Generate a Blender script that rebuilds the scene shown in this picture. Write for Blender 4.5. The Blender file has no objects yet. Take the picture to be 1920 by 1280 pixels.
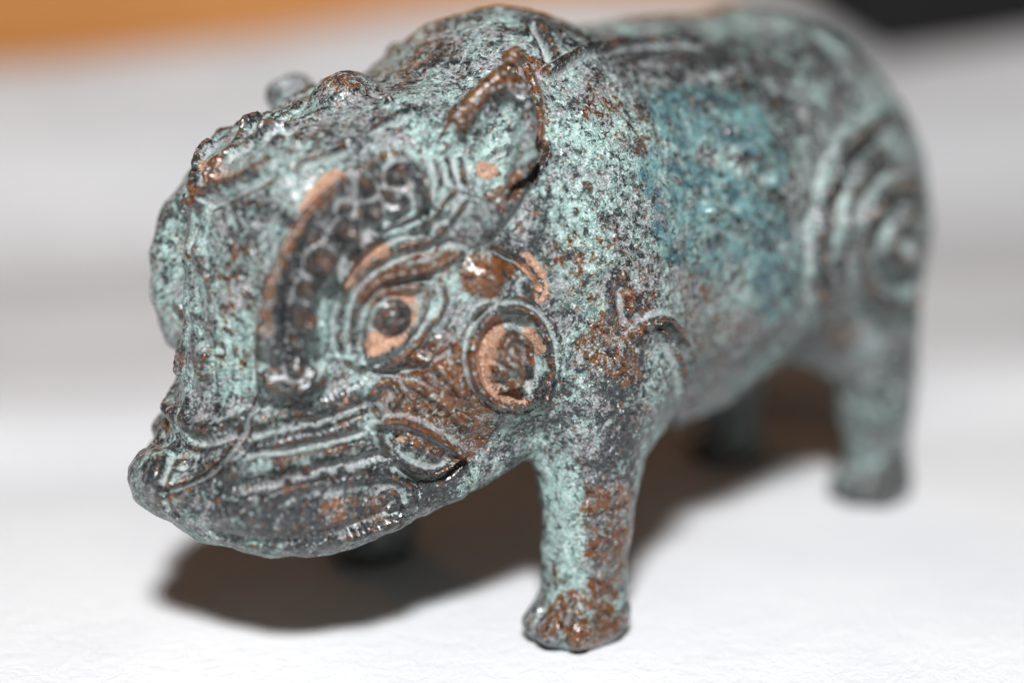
import bpy, math, random
import numpy as np
from mathutils import Matrix, Vector

# One Blender unit is one centimetre: the figurine is about eight centimetres long.
scene = bpy.context.scene
scene.unit_settings.system = 'METRIC'
scene.unit_settings.scale_length = 0.01
col = scene.collection

# ------------------------------------------------------------------ camera (close-up lens, wide open)
CAM_POS = Vector((12.0437, 10.6766, 5.9927))
CAM_YAW, CAM_PITCH = 3.94384, 0.25575
fwd = Vector((math.cos(CAM_YAW) * math.cos(CAM_PITCH), math.sin(CAM_YAW) * math.cos(CAM_PITCH), -math.sin(CAM_PITCH)))
rgt = Vector((math.sin(CAM_YAW), -math.cos(CAM_YAW), 0))
upv = rgt.cross(fwd)
cam = bpy.data.cameras.new('camera')
cam.sensor_width = 360.0
cam.lens = 360.0 * 3500 / 1920
cam.clip_start, cam.clip_end = 0.1, 500
cam.dof.use_dof = True
cam.dof.focus_distance = 13.8
cam.dof.aperture_fstop = 0.80
cam_ob = bpy.data.objects.new('camera', cam)
m = Matrix((rgt, upv, -fwd)).transposed().to_4x4()
m.translation = CAM_POS
cam_ob.matrix_world = m
col.objects.link(cam_ob)
scene.camera = cam_ob

# ------------------------------------------------------------------ light: camera flash, warm dim room
world = bpy.data.worlds.new('World')
scene.world = world
world.use_nodes = True
bg = world.node_tree.nodes['Background']
bg.inputs['Color'].default_value = (1.0, 0.70, 0.52, 1)
bg.inputs['Strength'].default_value = 0.06


def lamp(name, loc, target, energy, size, color):
    L = bpy.data.lights.new(name, 'AREA')
    L.shape = 'DISK'; L.size = size; L.energy = energy; L.color = color
    o = bpy.data.objects.new(name, L)
    o.location = loc
    o.rotation_euler = (Vector(target) - Vector(loc)).to_track_quat('-Z', 'Y').to_euler()
    col.objects.link(o)
    return o


flash = lamp('flash_lamp', (0.5 + 34 * 0.543, 34 * 0.507, 2 + 34 * 0.669), (0.5, 0, 2), 23900, 4.4, (0.97, 0.985, 1.0))
# the warm lamp of the room, behind and to the left
room = lamp('room_lamp', (-0.695 * 26 + 0.72 * 16, -0.719 * 26 - 0.695 * 16, 22), (-2, -1, 0), 550, 6.0, (1.0, 0.42, 0.13))

scene.view_settings.view_transform = 'Standard'
scene.view_settings.look = 'None'
scene.view_settings.exposure = 0.0
scene.view_settings.gamma = 1.0
scene.cycles.max_bounces = 6
scene.cycles.use_denoising = True


# ------------------------------------------------------------------ materials
class Nodes:
    def __init__(self, name):
        self.m = bpy.data.materials.new(name)
        self.m.use_nodes = True
        self.t = self.m.node_tree
        self.b = self.t.nodes['Principled BSDF']
        self.co = self.t.nodes.new('ShaderNodeTexCoord').outputs['Object']

    def n(self, kind, **kw):
        x = self.t.nodes.new(kind)
        for k, v in kw.items():
            setattr(x, k, v)
        return x

    def put(self, sock, v):
        if hasattr(v, 'is_output'):
            self.t.links.new(v, sock)
        elif isinstance(v, (tuple, list)):
            sock.default_value = tuple(v) + ((1,) if len(v) == 3 and sock.type == 'RGBA' else ())
        else:
            sock.default_value = v

    def noise(self, scale, detail=3, rough=0.55, dist=0.0, off=0.0):
        x = self.n('ShaderNodeTexNoise')
        mp = self.n('ShaderNodeMapping')
        mp.inputs['Location'].default_value = (off, off * 1.7, -off)
        self.put(mp.inputs['Vector'], self.co)
        self.put(x.inputs['Vector'], mp.outputs[0])
        x.inputs['Scale'].default_value = scale
        x.inputs['Detail'].default_value = detail
        x.inputs['Roughness'].default_value = rough
        x.inputs['Distortion'].default_value = dist
        return x.outputs['Fac']

    def ramp(self, v, lo, hi, a=0.0, b=1.0):
        x = self.n('ShaderNodeMapRange', interpolation_type='SMOOTHSTEP')
        self.put(x.inputs['Value'], v)
        x.inputs['From Min'].default_value = lo; x.inputs['From Max'].default_value = hi
        x.inputs['To Min'].default_value = a; x.inputs['To Max'].default_value = b
        return x.outputs[0]

    def math(self, op, a, b=0.0, c=None):
        x = self.n('ShaderNodeMath', operation=op)
        self.put(x.inputs[0], a); self.put(x.inputs[1], b)
        if c is not None:
            self.put(x.inputs[2], c)
        return x.outputs[0]

    def mix(self, f, a, b):
        x = self.n('ShaderNodeMix', data_type='RGBA')
        self.put(x.inputs[0], f); self.put(x.inputs[6], a); self.put(x.inputs[7], b)
        return x.outputs[2]

    def mixf(self, f, a, b):
        x = self.n('ShaderNodeMix', data_type='FLOAT')
        self.put(x.inputs[0], f); self.put(x.inputs[2], a); self.put(x.inputs[3], b)
        return x.outputs[0]

    def attr(self, name):
        return self.n('ShaderNodeAttribute', attribute_name=name).outputs['Fac']

    def bump(self, h, dist, strength, normal=None):
        x = self.n('ShaderNodeBump')
        x.inputs['Strength'].default_value = strength; x.inputs['Distance'].default_value = dist
        self.put(x.inputs['Height'], h)
        if normal is not None:
            self.put(x.inputs['Normal'], normal)
        return x.outputs[0]


def bronze_material():
    N = Nodes('patinated_bronze')
    rel = N.attr('relief')                      # + raised edges rubbed bare, - hollows holding deposit
    clay, brown, teal, mint, dark = (N.attr(k) for k in ('clay', 'brown', 'teal', 'mint', 'dark'))
    big = N.noise(1.1, 3, 0.6, 0.3, 3.1)
    mid = N.noise(4.5, 4, 0.65, 0.5, 1.3)
    fine = N.noise(15, 4, 0.7, 0.2, 7.7)
    tiny = N.noise(48, 3, 0.75, 0.0, 2.2)
    mid2 = N.noise(5.5, 4, 0.68, 0.6, 11.0)
    fine2 = N.noise(20, 4, 0.72, 0.2, 5.0)
    mid3 = N.noise(3.6, 4, 0.66, 0.5, 21.0)
    hollow = N.math('MAXIMUM', N.math('MULTIPLY', rel, -1.0), 0.0)
    edge = N.math('MAXIMUM', rel, 0.0)

    def madd(a, k, b):                                       # a + k * b
        return N.math('MULTIPLY_ADD', b, k, a)

    # bare dark metal with a grey film
    grit = N.noise(30, 4, 0.78, 0.1, 13.0)
    c = N.mix(N.ramp(grit, 0.40, 0.62), (0.004, 0.006, 0.007), (0.036, 0.044, 0.046))
    bloom = N.math('ADD', N.math('MULTIPLY', mid3, 0.26), N.math('MULTIPLY', fine, 0.34))
    bloom = madd(bloom, 0.40, grit)
    bloom = madd(bloom, -0.055, dark)
    bloom = madd(bloom, -0.09, edge)
    bloom = madd(bloom, 0.10, hollow)
    zone = N.math('SUBTRACT', N.noise(2.1, 5, 0.62, 0.8, 47.0), 0.5)
    zone2 = N.math('SUBTRACT', N.noise(2.6, 5, 0.64, 0.8, 63.0), 0.5)
    bloom = madd(bloom, 0.10, N.math('SUBTRACT', big, 0.5))
    bloom = madd(bloom, 0.34, zone)
    fb = N.ramp(bloom, 0.442, 0.552)
    film = N.mix(N.ramp(mid, 0.42, 0.60), (0.160, 0.166, 0.170), (0.140, 0.178, 0.170))
    film = N.mix(N.ramp(tiny, 0.42, 0.66), film, (0.37, 0.38, 0.38))
    c = N.mix(fb, c, film)
    # verdigris
    v = N.math('ADD', N.math('MULTIPLY', mid, 0.34), N.math('MULTIPLY', fine2, 0.36))
    v = madd(v, 0.30, N.noise(34, 4, 0.78, 0.1, 71.0))
    v = madd(v, 0.10, mint)
    v = madd(v, 0.20, N.math('SUBTRACT', big, 0.5))
    v = madd(v, -0.075, dark)
    v = madd(v, -0.10, edge)
    v = madd(v, 0.09, hollow)
    v = madd(v, 0.30, zone2)
    fv = N.ramp(v, 0.476, 0.568)
    vc = N.mix(N.ramp(fine, 0.35, 0.65), (0.105, 0.187, 0.170), (0.285, 0.420, 0.388))
    vc = N.mix(N.ramp(tiny, 0.48, 0.66), vc, (0.50, 0.58, 0.55))
    c = N.mix(N.math('MULTIPLY', fv, 0.90), c, vc)
    # blue-green smear on the flank
    ft = N.math('ADD', N.math('MULTIPLY', mid2, 0.55), N.math('MULTIPLY', fine, 0.45))
    ft = N.math('MULTIPLY', N.ramp(madd(ft, 0.16, teal), 0.52, 0.70), N.ramp(teal, 0.0, 0.8))
    c = N.mix(ft, c, N.mix(N.ramp(mid, 0.40, 0.60), (0.030, 0.088, 0.110), (0.120, 0.250, 0.250)))
    # red-brown cuprite where it is rubbed
    b_ = N.math('ADD', N.math('MULTIPLY', mid2, 0.42), N.math('MULTIPLY', fine2, 0.58))
    b_ = madd(b_, 0.155, brown)
    b_ = madd(b_, 0.09, edge)
    fbr = N.ramp(b_, 0.578, 0.634)
    bc = N.mix(N.ramp(fine, 0.36, 0.52), (0.016, 0.008, 0.005), (0.130, 0.042, 0.008))
    bc = N.mix(N.ramp(tiny, 0.58, 0.74), bc, (0.15, 0.065, 0.028))
    bc = N.mix(N.ramp(N.noise(17, 5, 0.8, 0.6, 91.0), 0.555, 0.60), bc, (0.24, 0.33, 0.31))   # green specks still on it
    c = N.mix(fbr, c, bc)
    # black pits, large and small
    pit = N.ramp(N.noise(11, 5, 0.76, 0.4, 31.0), 0.560, 0.61)
    pit2 = N.ramp(N.noise(24, 3, 0.70, 0.2, 17.0), 0.63, 0.67)
    pits = N.math('MAXIMUM', pit, pit2)
    c = N.mix(N.math('MULTIPLY', pits, N.mixf(fbr, 0.9, 0.6)), c, (0.010, 0.010, 0.011))
    # pale dust caught in the hollows
    dust = N.ramp(madd(hollow, 0.9, N.math('SUBTRACT', fine2, 0.5)), 0.40, 0.75)
    c = N.mix(N.math('MULTIPLY', dust, 0.6), c, (0.31, 0.305, 0.305))
    # pinkish clay left in the hollows
    k = N.math('MULTIPLY', clay, 0.62)
    k = madd(k, 0.9, N.math('SUBTRACT', fine, 0.5))
    k = madd(k, 0.8, N.math('SUBTRACT', mid2, 0.5))
    k = madd(k, -0.35, edge)
    k = madd(k, 0.5, N.math('SUBTRACT', tiny, 0.5))
    fk = N.ramp(k, 0.30, 0.44)
    c = N.mix(fk, c, N.mix(N.ramp(tiny, 0.4, 0.62), (0.27, 0.150, 0.095), (0.48, 0.295, 0.205)))
    # a few warm grains and white crystals everywhere
    gr = N.ramp(N.noise(22, 3, 0.6, 0.0, 41.0), 0.615, 0.67)
    c = N.mix(N.math('MULTIPLY', gr, 0.8), c, (0.17, 0.062, 0.025))
    wh = N.ramp(N.noise(30, 2, 0.6, 0.0, 57.0), 0.655, 0.695)
    c = N.mix(N.math('MULTIPLY', wh, 0.8), c, (0.50, 0.545, 0.535))
    N.put(N.b.inputs['Base Color'], c)
    rough = N.mixf(fb, 0.24, 0.46)
    rough = N.mixf(fv, rough, 0.58)
    rough = N.mixf(fbr, rough, 0.24)
    rough = N.mixf(fk, rough, 0.9)
    N.put(N.b.inputs['Roughness'], rough)
    N.put(N.b.inputs['Metallic'], N.math('MULTIPLY', fbr, 0.25))
    N.b.inputs['Specular IOR Level'].default_value = 0.28
    h = N.math('ADD', N.math('MULTIPLY', fine, 1.0), N.math('MULTIPLY', fv, 0.22))
    h = N.math('ADD', h, N.math('MULTIPLY', pits, -0.4))
    h = N.math('ADD', h, N.math('MULTIPLY', tiny, 0.5))
    h = N.math('ADD', h, N.math('MULTIPLY', fk, 0.2))
    N.put(N.b.inputs['Normal'], N.bump(h, 0.035, 0.75))
    bare = N.math('MULTIPLY', N.math('SUBTRACT', 1.0, fv), N.math('SUBTRACT', 1.0, fk))
    N.put(N.b.inputs['Coat Weight'], N.math('MULTIPLY', bare, N.mixf(fbr, N.mixf(fb, 0.7, 0.3), 0.75)))
    N.b.inputs['Coat Roughness'].default_value = 0.2
    N.put(N.b.inputs['Coat Normal'], N.bump(fine, 0.030, 0.22))
    return N.m


def cloth_material():
    N = Nodes('white_cloth')
    soft = N.noise(0.35, 3, 0.5, 0.4)
    c = N.mix(N.ramp(soft, 0.35, 0.65), (0.620, 0.623, 0.636), (0.672, 0.671, 0.678))
    N.put(N.b.inputs['Base Color'], c)
    N.b.inputs['Roughness'].default_value = 0.85
    N.b.inputs['Specular IOR Level'].default_value = 0.25
    w1 = N.noise(34, 4, 0.75, 0.8)
    w2 = N.noise(5, 3, 0.6, 1.0)
    h = N.math('ADD', N.math('MULTIPLY', w1, 0.5), w2)
    N.put(N.b.inputs['Normal'], N.bump(h, 0.05, 0.5))
    return N.m


def plain_material(name, a, b, scale, rough, stretch=None):
    N = Nodes(name)
    if stretch:
        mp = N.n('ShaderNodeMapping'); mp.inputs['Scale'].default_value = stretch
        N.put(mp.inputs['Vector'], N.co); N.co = mp.outputs[0]
    v = N.noise(scale, 4, 0.6, 0.6)
    N.put(N.b.inputs['Base Color'], N.mix(N.ramp(v, 0.35, 0.65), a, b))
    N.b.inputs['Roughness'].default_value = rough
    N.put(N.b.inputs['Normal'], N.bump(v, 0.05, 0.2))
    return N.m


def mesh_object(name, verts, faces, mat, parent=None, smooth=True):
    me = bpy.data.meshes.new(name)
    me.from_pydata([tuple(v) for v in verts], [], [tuple(f) for f in faces])
    me.materials.append(mat)
    me.polygons.foreach_set('use_smooth', [smooth] * len(me.polygons))
    me.update()
    o = bpy.data.objects.new(name, me)
    col.objects.link(o)
    if parent:
        o.parent = parent
    return o


# ------------------------------------------------------------------ the cloth it stands on
BACK = np.array([math.cos(CAM_YAW), math.sin(CAM_YAW)])      # away from the viewer over the ground
SIDE = np.array([math.sin(CAM_YAW), -math.cos(CAM_YAW)])


def cloth_height(s, t):
    """s: run behind the figurine's middle, t: sideways. A flat front that sweeps up at the back in soft folds."""
    k = s - 0.17 * t                                         # the folds run slightly askew
    z = np.interp(k, *CLOTH_PROFILE)
    rise = np.clip((k - 13.0) / 4.5, 0, 1)
    z = z * (1 + rise * (np.interp(t, [-12, -9, -5.5, -3, 0, 3.8, 5.6, 7.5, 10, 20], [2.3, 2.42, 2.78, 3.2, 3.4, 3.35, 2.2, 2.4, 2.75, 2.75]) / 2.5 - 1))
    z = z + np.interp(s, [6, 9, 20, 40], [0, 0.05, 0.12, 0.1]) * np.sin(k * 1.5 + 0.8 * np.sin(t * 0.4))
    z = z + 0.09 * np.sin(1.3 * s + 0.5 * t + 0.8 * np.sin(0.7 * t)) * np.clip((-s - 3.6) / 3.0, 0, 1)
    return z


CLOTH_PROFILE = ([-60, 2.6, 3.6, 5.2, 8.0, 12.8, 13.8, 15.6, 16.3, 17.3, 18.3, 20, 60],
                 [0, 0, 0.30, 0.20, 0.0, -0.02, 0.30, 1.85, 1.95, 2.5, 2.5, 1.6, 0.0])


def build_cloth():
    S = np.concatenate([np.linspace(-26, -8, 30), np.linspace(-7.9, 23.0, 300)])
    T = np.linspace(-26, 26, 240)
    s, t = np.meshgrid(S, T, indexing='ij')
    # smooth the profile by averaging a few shifted copies
    z = sum(cloth_height(s + d, t) for d in np.linspace(-0.7, 0.7, 13)) / 13
    z = np.where(np.hypot(s, t) < 4, 0.0, z)
    x = BACK[0] * s + SIDE[0] * t
    y = BACK[1] * s + SIDE[1] * t
    v = np.stack([x, y, z - 0.012], -1).reshape(-1, 3)
    n, m_ = s.shape
    i = np.arange(n - 1)[:, None] * m_ + np.arange(m_ - 1)[None]
    f = np.stack([i, i + m_, i + m_ + 1, i + 1], -1).reshape(-1, 4)
    o = mesh_object('cloth', v.tolist(), f.tolist(), cloth_material())
    sol = o.modifiers.new('thickness', 'SOLIDIFY'); sol.thickness = 0.05; sol.offset = -1.0
    o['kind'] = 'structure'
    return o


# ------------------------------------------------------------------ figurine as a smooth signed-distance form
HEAD_TURN = math.radians(-11.0)          # the head is turned a little to the animal's right
HEAD_O = np.array([2.2, 0.0, 0.0])
HA = np.array([math.cos(HEAD_TURN), math.sin(HEAD_TURN), 0.0])
HB = np.array([-math.sin(HEAD_TURN), math.cos(HEAD_TURN), 0.0])


def to_head(P):
    d = P - HEAD_O
    return np.stack([d @ HA, d @ HB, P[..., 2]], -1)


def from_head(Q):
    Q = np.asarray(Q, float)
    return HEAD_O + Q[..., :1] * HA + Q[..., 1:2] * HB + Q[..., 2:3] * np.array([0, 0, 1.0])


def smin(a, b, k):
    h = np.maximum(k - np.abs(a - b), 0.0) / k
    return np.minimum(a, b) - h * h * h * k / 6.0


def smax(a, b, k):
    return -smin(-a, -b, k)


def ell(P, c, r):
    p = P - np.array(c, P.dtype)
    r = np.array(r, P.dtype)
    k0 = np.sqrt(((p / r) ** 2).sum(-1))
    k1 = np.sqrt(((p / (r * r)) ** 2).sum(-1)) + 1e-9
    return k0 * (k0 - 1.0) / k1


def cone(P, a, b, ra, rb):
    a = np.array(a, P.dtype); b = np.array(b, P.dtype)
    ab = b - a
    t = np.clip(((P - a) @ ab) / (ab @ ab), 0, 1)
    return np.sqrt(((P - a - t[:, None] * ab) ** 2).sum(-1)) - (ra + (rb - ra) * t)


def polygon(x, y, pts):
    d = np.full(x.shape, 1e9, x.dtype); s = np.ones(x.shape, x.dtype)
    n = len(pts)
    for i in range(n):
        x1, y1 = pts[i]; x2, y2 = pts[i - 1]
        ex, ey = x2 - x1, y2 - y1
        wx, wy = x - x1, y - y1
        t = np.clip((wx * ex + wy * ey) / (ex * ex + ey * ey), 0, 1)
        d = np.minimum(d, (wx - ex * t) ** 2 + (wy - ey * t) ** 2)
        c1 = y >= y1; c2 = y < y2; c3 = ex * wy > ey * wx
        s = np.where((c1 & c2 & c3) | (~c1 & ~c2 & ~c3), -s, s)
    return s * np.sqrt(d)


PROFILE = [(2.74, 1.66), (2.58, 1.76), (2.51, 2.00), (2.46, 2.24), (2.42, 2.63), (2.36, 3.10), (2.28, 3.48),
           (2.20, 3.66), (2.06, 3.84), (1.80, 4.00), (1.45, 4.12), (1.00, 4.26), (0.3, 4.35), (-0.6, 4.2),
           (-0.9, 3.0), (-0.5, 1.75), (0.2, 1.45), (0.7, 1.25), (1.2, 1.08), (1.7, 1.00), (2.15, 0.98), (2.50, 1.08),
           (2.74, 1.32), (2.83, 1.55)]
UP_A = [-1.2, -0.4, 0.2, 0.6, 0.95, 1.3, 1.6, 1.9, 2.15, 2.35, 2.5, 3.0]
UP_W = [0.8, 1.25, 1.36, 1.28, 1.13, 1.00, 0.92, 0.80, 0.58, 0.34, 0.15, 0.10]
LO_A = [-1.2, -0.4, 0.3, 0.8, 1.3, 1.7, 2.0, 2.3, 2.6, 2.85, 3.0]
LO_W = [0.7, 1.1, 1.18, 1.14, 1.06, 1.00, 0.92, 0.74, 0.50, 0.36, 0.30]


def head_sdf(Q):
    a, b, z = Q[:, 0], Q[:, 1], Q[:, 2]
    ab = np.sqrt(b * b + 0.0025)
    prof = polygon(a, z, PROFILE)
    t = np.clip((z - 1.65) / 0.6, 0, 1); t = t * t * (3 - 2 * t)
    wu = np.interp(a, UP_A, UP_W).astype(a.dtype)
    wl = np.interp(a, LO_A, LO_W).astype(a.dtype)
    # the skull narrows towards its top
    top = np.clip((z - 3.3) / 1.1, 0, 1)
    wu = wu * (1 - 0.50 * top * top)
    w = wl + (wu - wl) * t
    side = (ab - w) * 0.80
    h = smax(prof, side, 0.42)
    A = np.stack([a, np.abs(b), z], -1)
    h = smin(h, ell(A, (0.48, 1.02, 2.45), (0.62, 0.40, 0.60)), 0.30)       # cheek boss
    h = smin(h, ell(A, (1.26, 0.88, 2.84), (0.40, 0.28, 0.36)), 0.25)       # eye mound
    h = smin(h, ell(A, (1.80, 0.66, 1.42), (0.72, 0.38, 0.34)), 0.20)       # lower lip roll
    h = smin(h, ell(A, (2.68, 0.0, 1.52), (0.20, 0.34, 0.24)), 0.16)        # snout disc
    h = smin(h, ell(A, PUPIL_C, (0.098, 0.098, 0.100)), 0.02)  # pupil
    h = smin(h, ell(Q, (1.06, 0.0, 4.14), (0.30, 0.25, 0.29)), 0.10)       # knob on the poll
    # crest of curls over the eye: a raised arch
    far = np.clip(-b / 0.3, 0, 1)[:, None] * np.array([[-0.14, -0.08, 0.0]], Q.dtype)   # the cast is not quite symmetrical
    for p0, p1 in zip(CREST[:-1], CREST[1:]):
        h = smin(h, cone(A + far, p0, p1, 0.15, 0.15), 0.22)
    return h


PUPIL_C = (1.335, 1.145, 2.815)
CREST = [(1.96, 0.80, 2.38), (2.00, 0.82, 2.70), (1.97, 0.84, 3.00), (1.86, 0.86, 3.25), (1.62, 0.90, 3.50), (1.35, 0.94, 3.68), (1.10, 0.98, 3.74)]


def ear_sdf(Q):
    stud = ell(Q, (0.255, 1.05, 4.58), (0.095, 0.095, 0.085))
    return np.minimum(smin(stud, one_ear(Q, np.array([0.67, 1.13, 3.60]), np.array([0.30, 1.05, 4.46])), 0.03),
                      one_ear(Q * np.array([1, -1, 1], Q.dtype), np.array([0.72, 1.12, 3.55]), np.array([0.86, 1.46, 4.20])))


def one_ear(Q, base, tip):
    A = Q
    ax = tip - base; L = np.linalg.norm(ax); ax = ax / L
    out = np.array([0.62, 0.78, 0.10]); out -= ax * (out @ ax); out /= np.linalg.norm(out)
    sd = np.cross(out, ax)
    p = A - base
    u = p @ ax; v = p @ sd; w = p @ out
    wid = np.interp(u, [-0.35, -0.1, 0.15, 0.4, 0.65, 0.85, L, L + 0.1], [0.20, 0.30, 0.345, 0.325, 0.265, 0.18, 0.09, 0.03])
    bow = np.interp(u, [-0.3, 0.2, 0.6, L], [0.03, 0.0, -0.04, 0.0])
    lens = np.sqrt(np.maximum((v - bow) ** 2 + (w * 1.35) ** 2, 1e-9)) - wid
    lens = smax(lens * 0.8, u - L, 0.08); lens = smax(lens, -0.35 - u, 0.1)
    cav_w = np.maximum(wid - 0.09, 0.02)
    cav = np.sqrt((v - bow - 0.01) ** 2 + ((w - 0.17) * 1.0) ** 2 + 0.0 * u) - cav_w
    cav = smax(cav, u - (L - 0.17), 0.1); cav = smax(cav, 0.0 - u, 0.12)
    return smax(lens, -cav, 0.05)


def figurine_sdf(P):
    Y = np.stack([P[:, 0], np.abs(P[:, 1]), P[:, 2]], -1)
    d = ell(P, (0.1, 0, 2.98), (2.75, 1.62, 1.66))                         # barrel
    d = smin(d, ell(P, (0.35, 0, 2.35), (1.7, 1.30, 1.22)), 0.5)          # hanging belly
    d = smin(d, ell(P, (1.88, 0, 3.10), (1.28, 1.45, 1.73)), 0.6)         # shoulder hump
    d = smin(d, ell(P, (-1.28, 0, 3.05), (1.52, 1.42, 1.57)), 0.5)        # rump
    d = smin(d, ell(Y, (-1.76, 0.78, 2.62), (0.90, 0.68, 1.30)), 0.35)    # thigh
    d = smin(d, cone(Y, (-2.05, 0.92, 1.7), (-2.25, 0.90, 0.55), 0.44, 0.31), 0.30)
    d = smin(d, ell(Y, (-2.20, 0.90, 0.20), (0.41, 0.35, 0.27)), 0.22)    # hind paw
    d = smin(d, ell(Y, (1.75, 1.05, 2.4), (0.80, 0.58, 1.15)), 0.5)       # shoulder blade
    d = smin(d, cone(Y, (2.02, 1.18, 2.0), (2.13, 1.24, 0.5), 0.44, 0.33), 0.40)
    d = smin(d, ell(Y, (2.20, 1.25, 0.22), (0.42, 0.37, 0.28)), 0.20)     # fore paw
    d = smin(d, cone(P, (1.6, 0, 3.1), (3.0, -0.12, 3.0), 1.35, 1.15), 0.5)   # neck
    Q = to_head(P).astype(P.dtype)
    d = smin(d, head_sdf(Q), 0.22)
    d = smin(d, ear_sdf(Q).astype(P.dtype), 0.06)
    return smax(d, 0.0 - P[:, 2], 0.04)


def surface_net(f, lo, hi, h):
    """Naive surface nets over a narrow band: returns vertices and quads."""
    n = [int(math.ceil((b - a) / (4 * h))) * 4 + 1 for a, b in zip(lo, hi)]
    ax = [np.arange(k, dtype=np.float32) * h + a for k, a in zip(n, lo)]
    cx = [a[::4] for a in ax]
    C = np.stack(np.meshgrid(*cx, indexing='ij'), -1).reshape(-1, 3)
    vc = f(C).reshape([len(c) for c in cx])
    V = np.repeat(np.repeat(np.repeat(vc, 4, 0), 4, 1), 4, 2)
    near = np.abs(vc) < 4 * h * 2.2
    M = np.repeat(np.repeat(np.repeat(near, 4, 0), 4, 1), 4, 2)
    V = V[:n[0], :n[1], :n[2]].copy(); M = M[:n[0], :n[1], :n[2]]
    # each coarse sample stands for the block around it
    sh = 2
    V = np.pad(V, sh, mode='edge')[:n[0], :n[1], :n[2]].copy()
    M = np.pad(M, sh, mode='edge')[:n[0], :n[1], :n[2]]
    idx = np.nonzero(M)
    P = np.stack([ax[k][idx[k]] for k in range(3)], -1)
    out = np.empty(len(P), np.float32)
    for s in range(0, len(P), 400000):
        out[s:s + 400000] = f(P[s:s + 400000])
    V[idx] = out
    S = V < 0
    c = np.zeros([k - 1 for k in n], np.int8)
    for i in (0, 1):
        for j in (0, 1):
            for k in (0, 1):
                c += S[i:n[0] - 1 + i, j:n[1] - 1 + j, k:n[2] - 1 + k]
    cell = np.nonzero((c > 0) & (c < 8))
    ids = np.full(c.shape, -1, np.int32); ids[cell] = np.arange(len(cell[0]))
    acc = np.zeros((len(cell[0]), 3)); cnt = np.zeros(len(cell[0]))
    corners = [(i, j, k) for i in (0, 1) for j in (0, 1) for k in (0, 1)]
    for p in corners:
        for axis in range(3):
            if p[axis]:
                continue
            r = list(p); r[axis] = 1
            va = V[cell[0] + p[0], cell[1] + p[1], cell[2] + p[2]]
            vb = V[cell[0] + r[0], cell[1] + r[1], cell[2] + r[2]]
            m = (va < 0) != (vb < 0)
            t = np.where(m, va / np.where(m, va - vb, 1), 0)
            for k in range(3):
                acc[:, k] += np.where(m, p[k] + (t if k == axis else 0), 0)
            cnt += m
    verts = np.stack([(cell[k] + acc[:, k] / cnt) * h + lo[k] for k in range(3)], -1)
    quads = []
    for axis in range(3):
        a1, a2 = (axis + 1) % 3, (axis + 2) % 3
        s0 = [slice(None)] * 3; s1 = [slice(None)] * 3
        s0[axis] = slice(0, n[axis] - 1); s1[axis] = slice(1, n[axis])
        A, B = S[tuple(s0)], S[tuple(s1)]
        e = np.array(np.nonzero(A != B))
        ok = (e[a1] > 0) & (e[a2] > 0) & (e[a1] < n[a1] - 1) & (e[a2] < n[a2] - 1)
        e = e[:, ok]
        flip = A[tuple(e)]
        def at(d1, d2):
            q = e.copy(); q[a1] += d1; q[a2] += d2
            return ids[tuple(q)]
        Q = np.stack([at(-1, -1), at(0, -1), at(0, 0), at(-1, 0)], -1)
        Q[~flip] = Q[~flip][:, ::-1]
        quads.append(Q)
    return verts, np.concatenate(quads)
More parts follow.
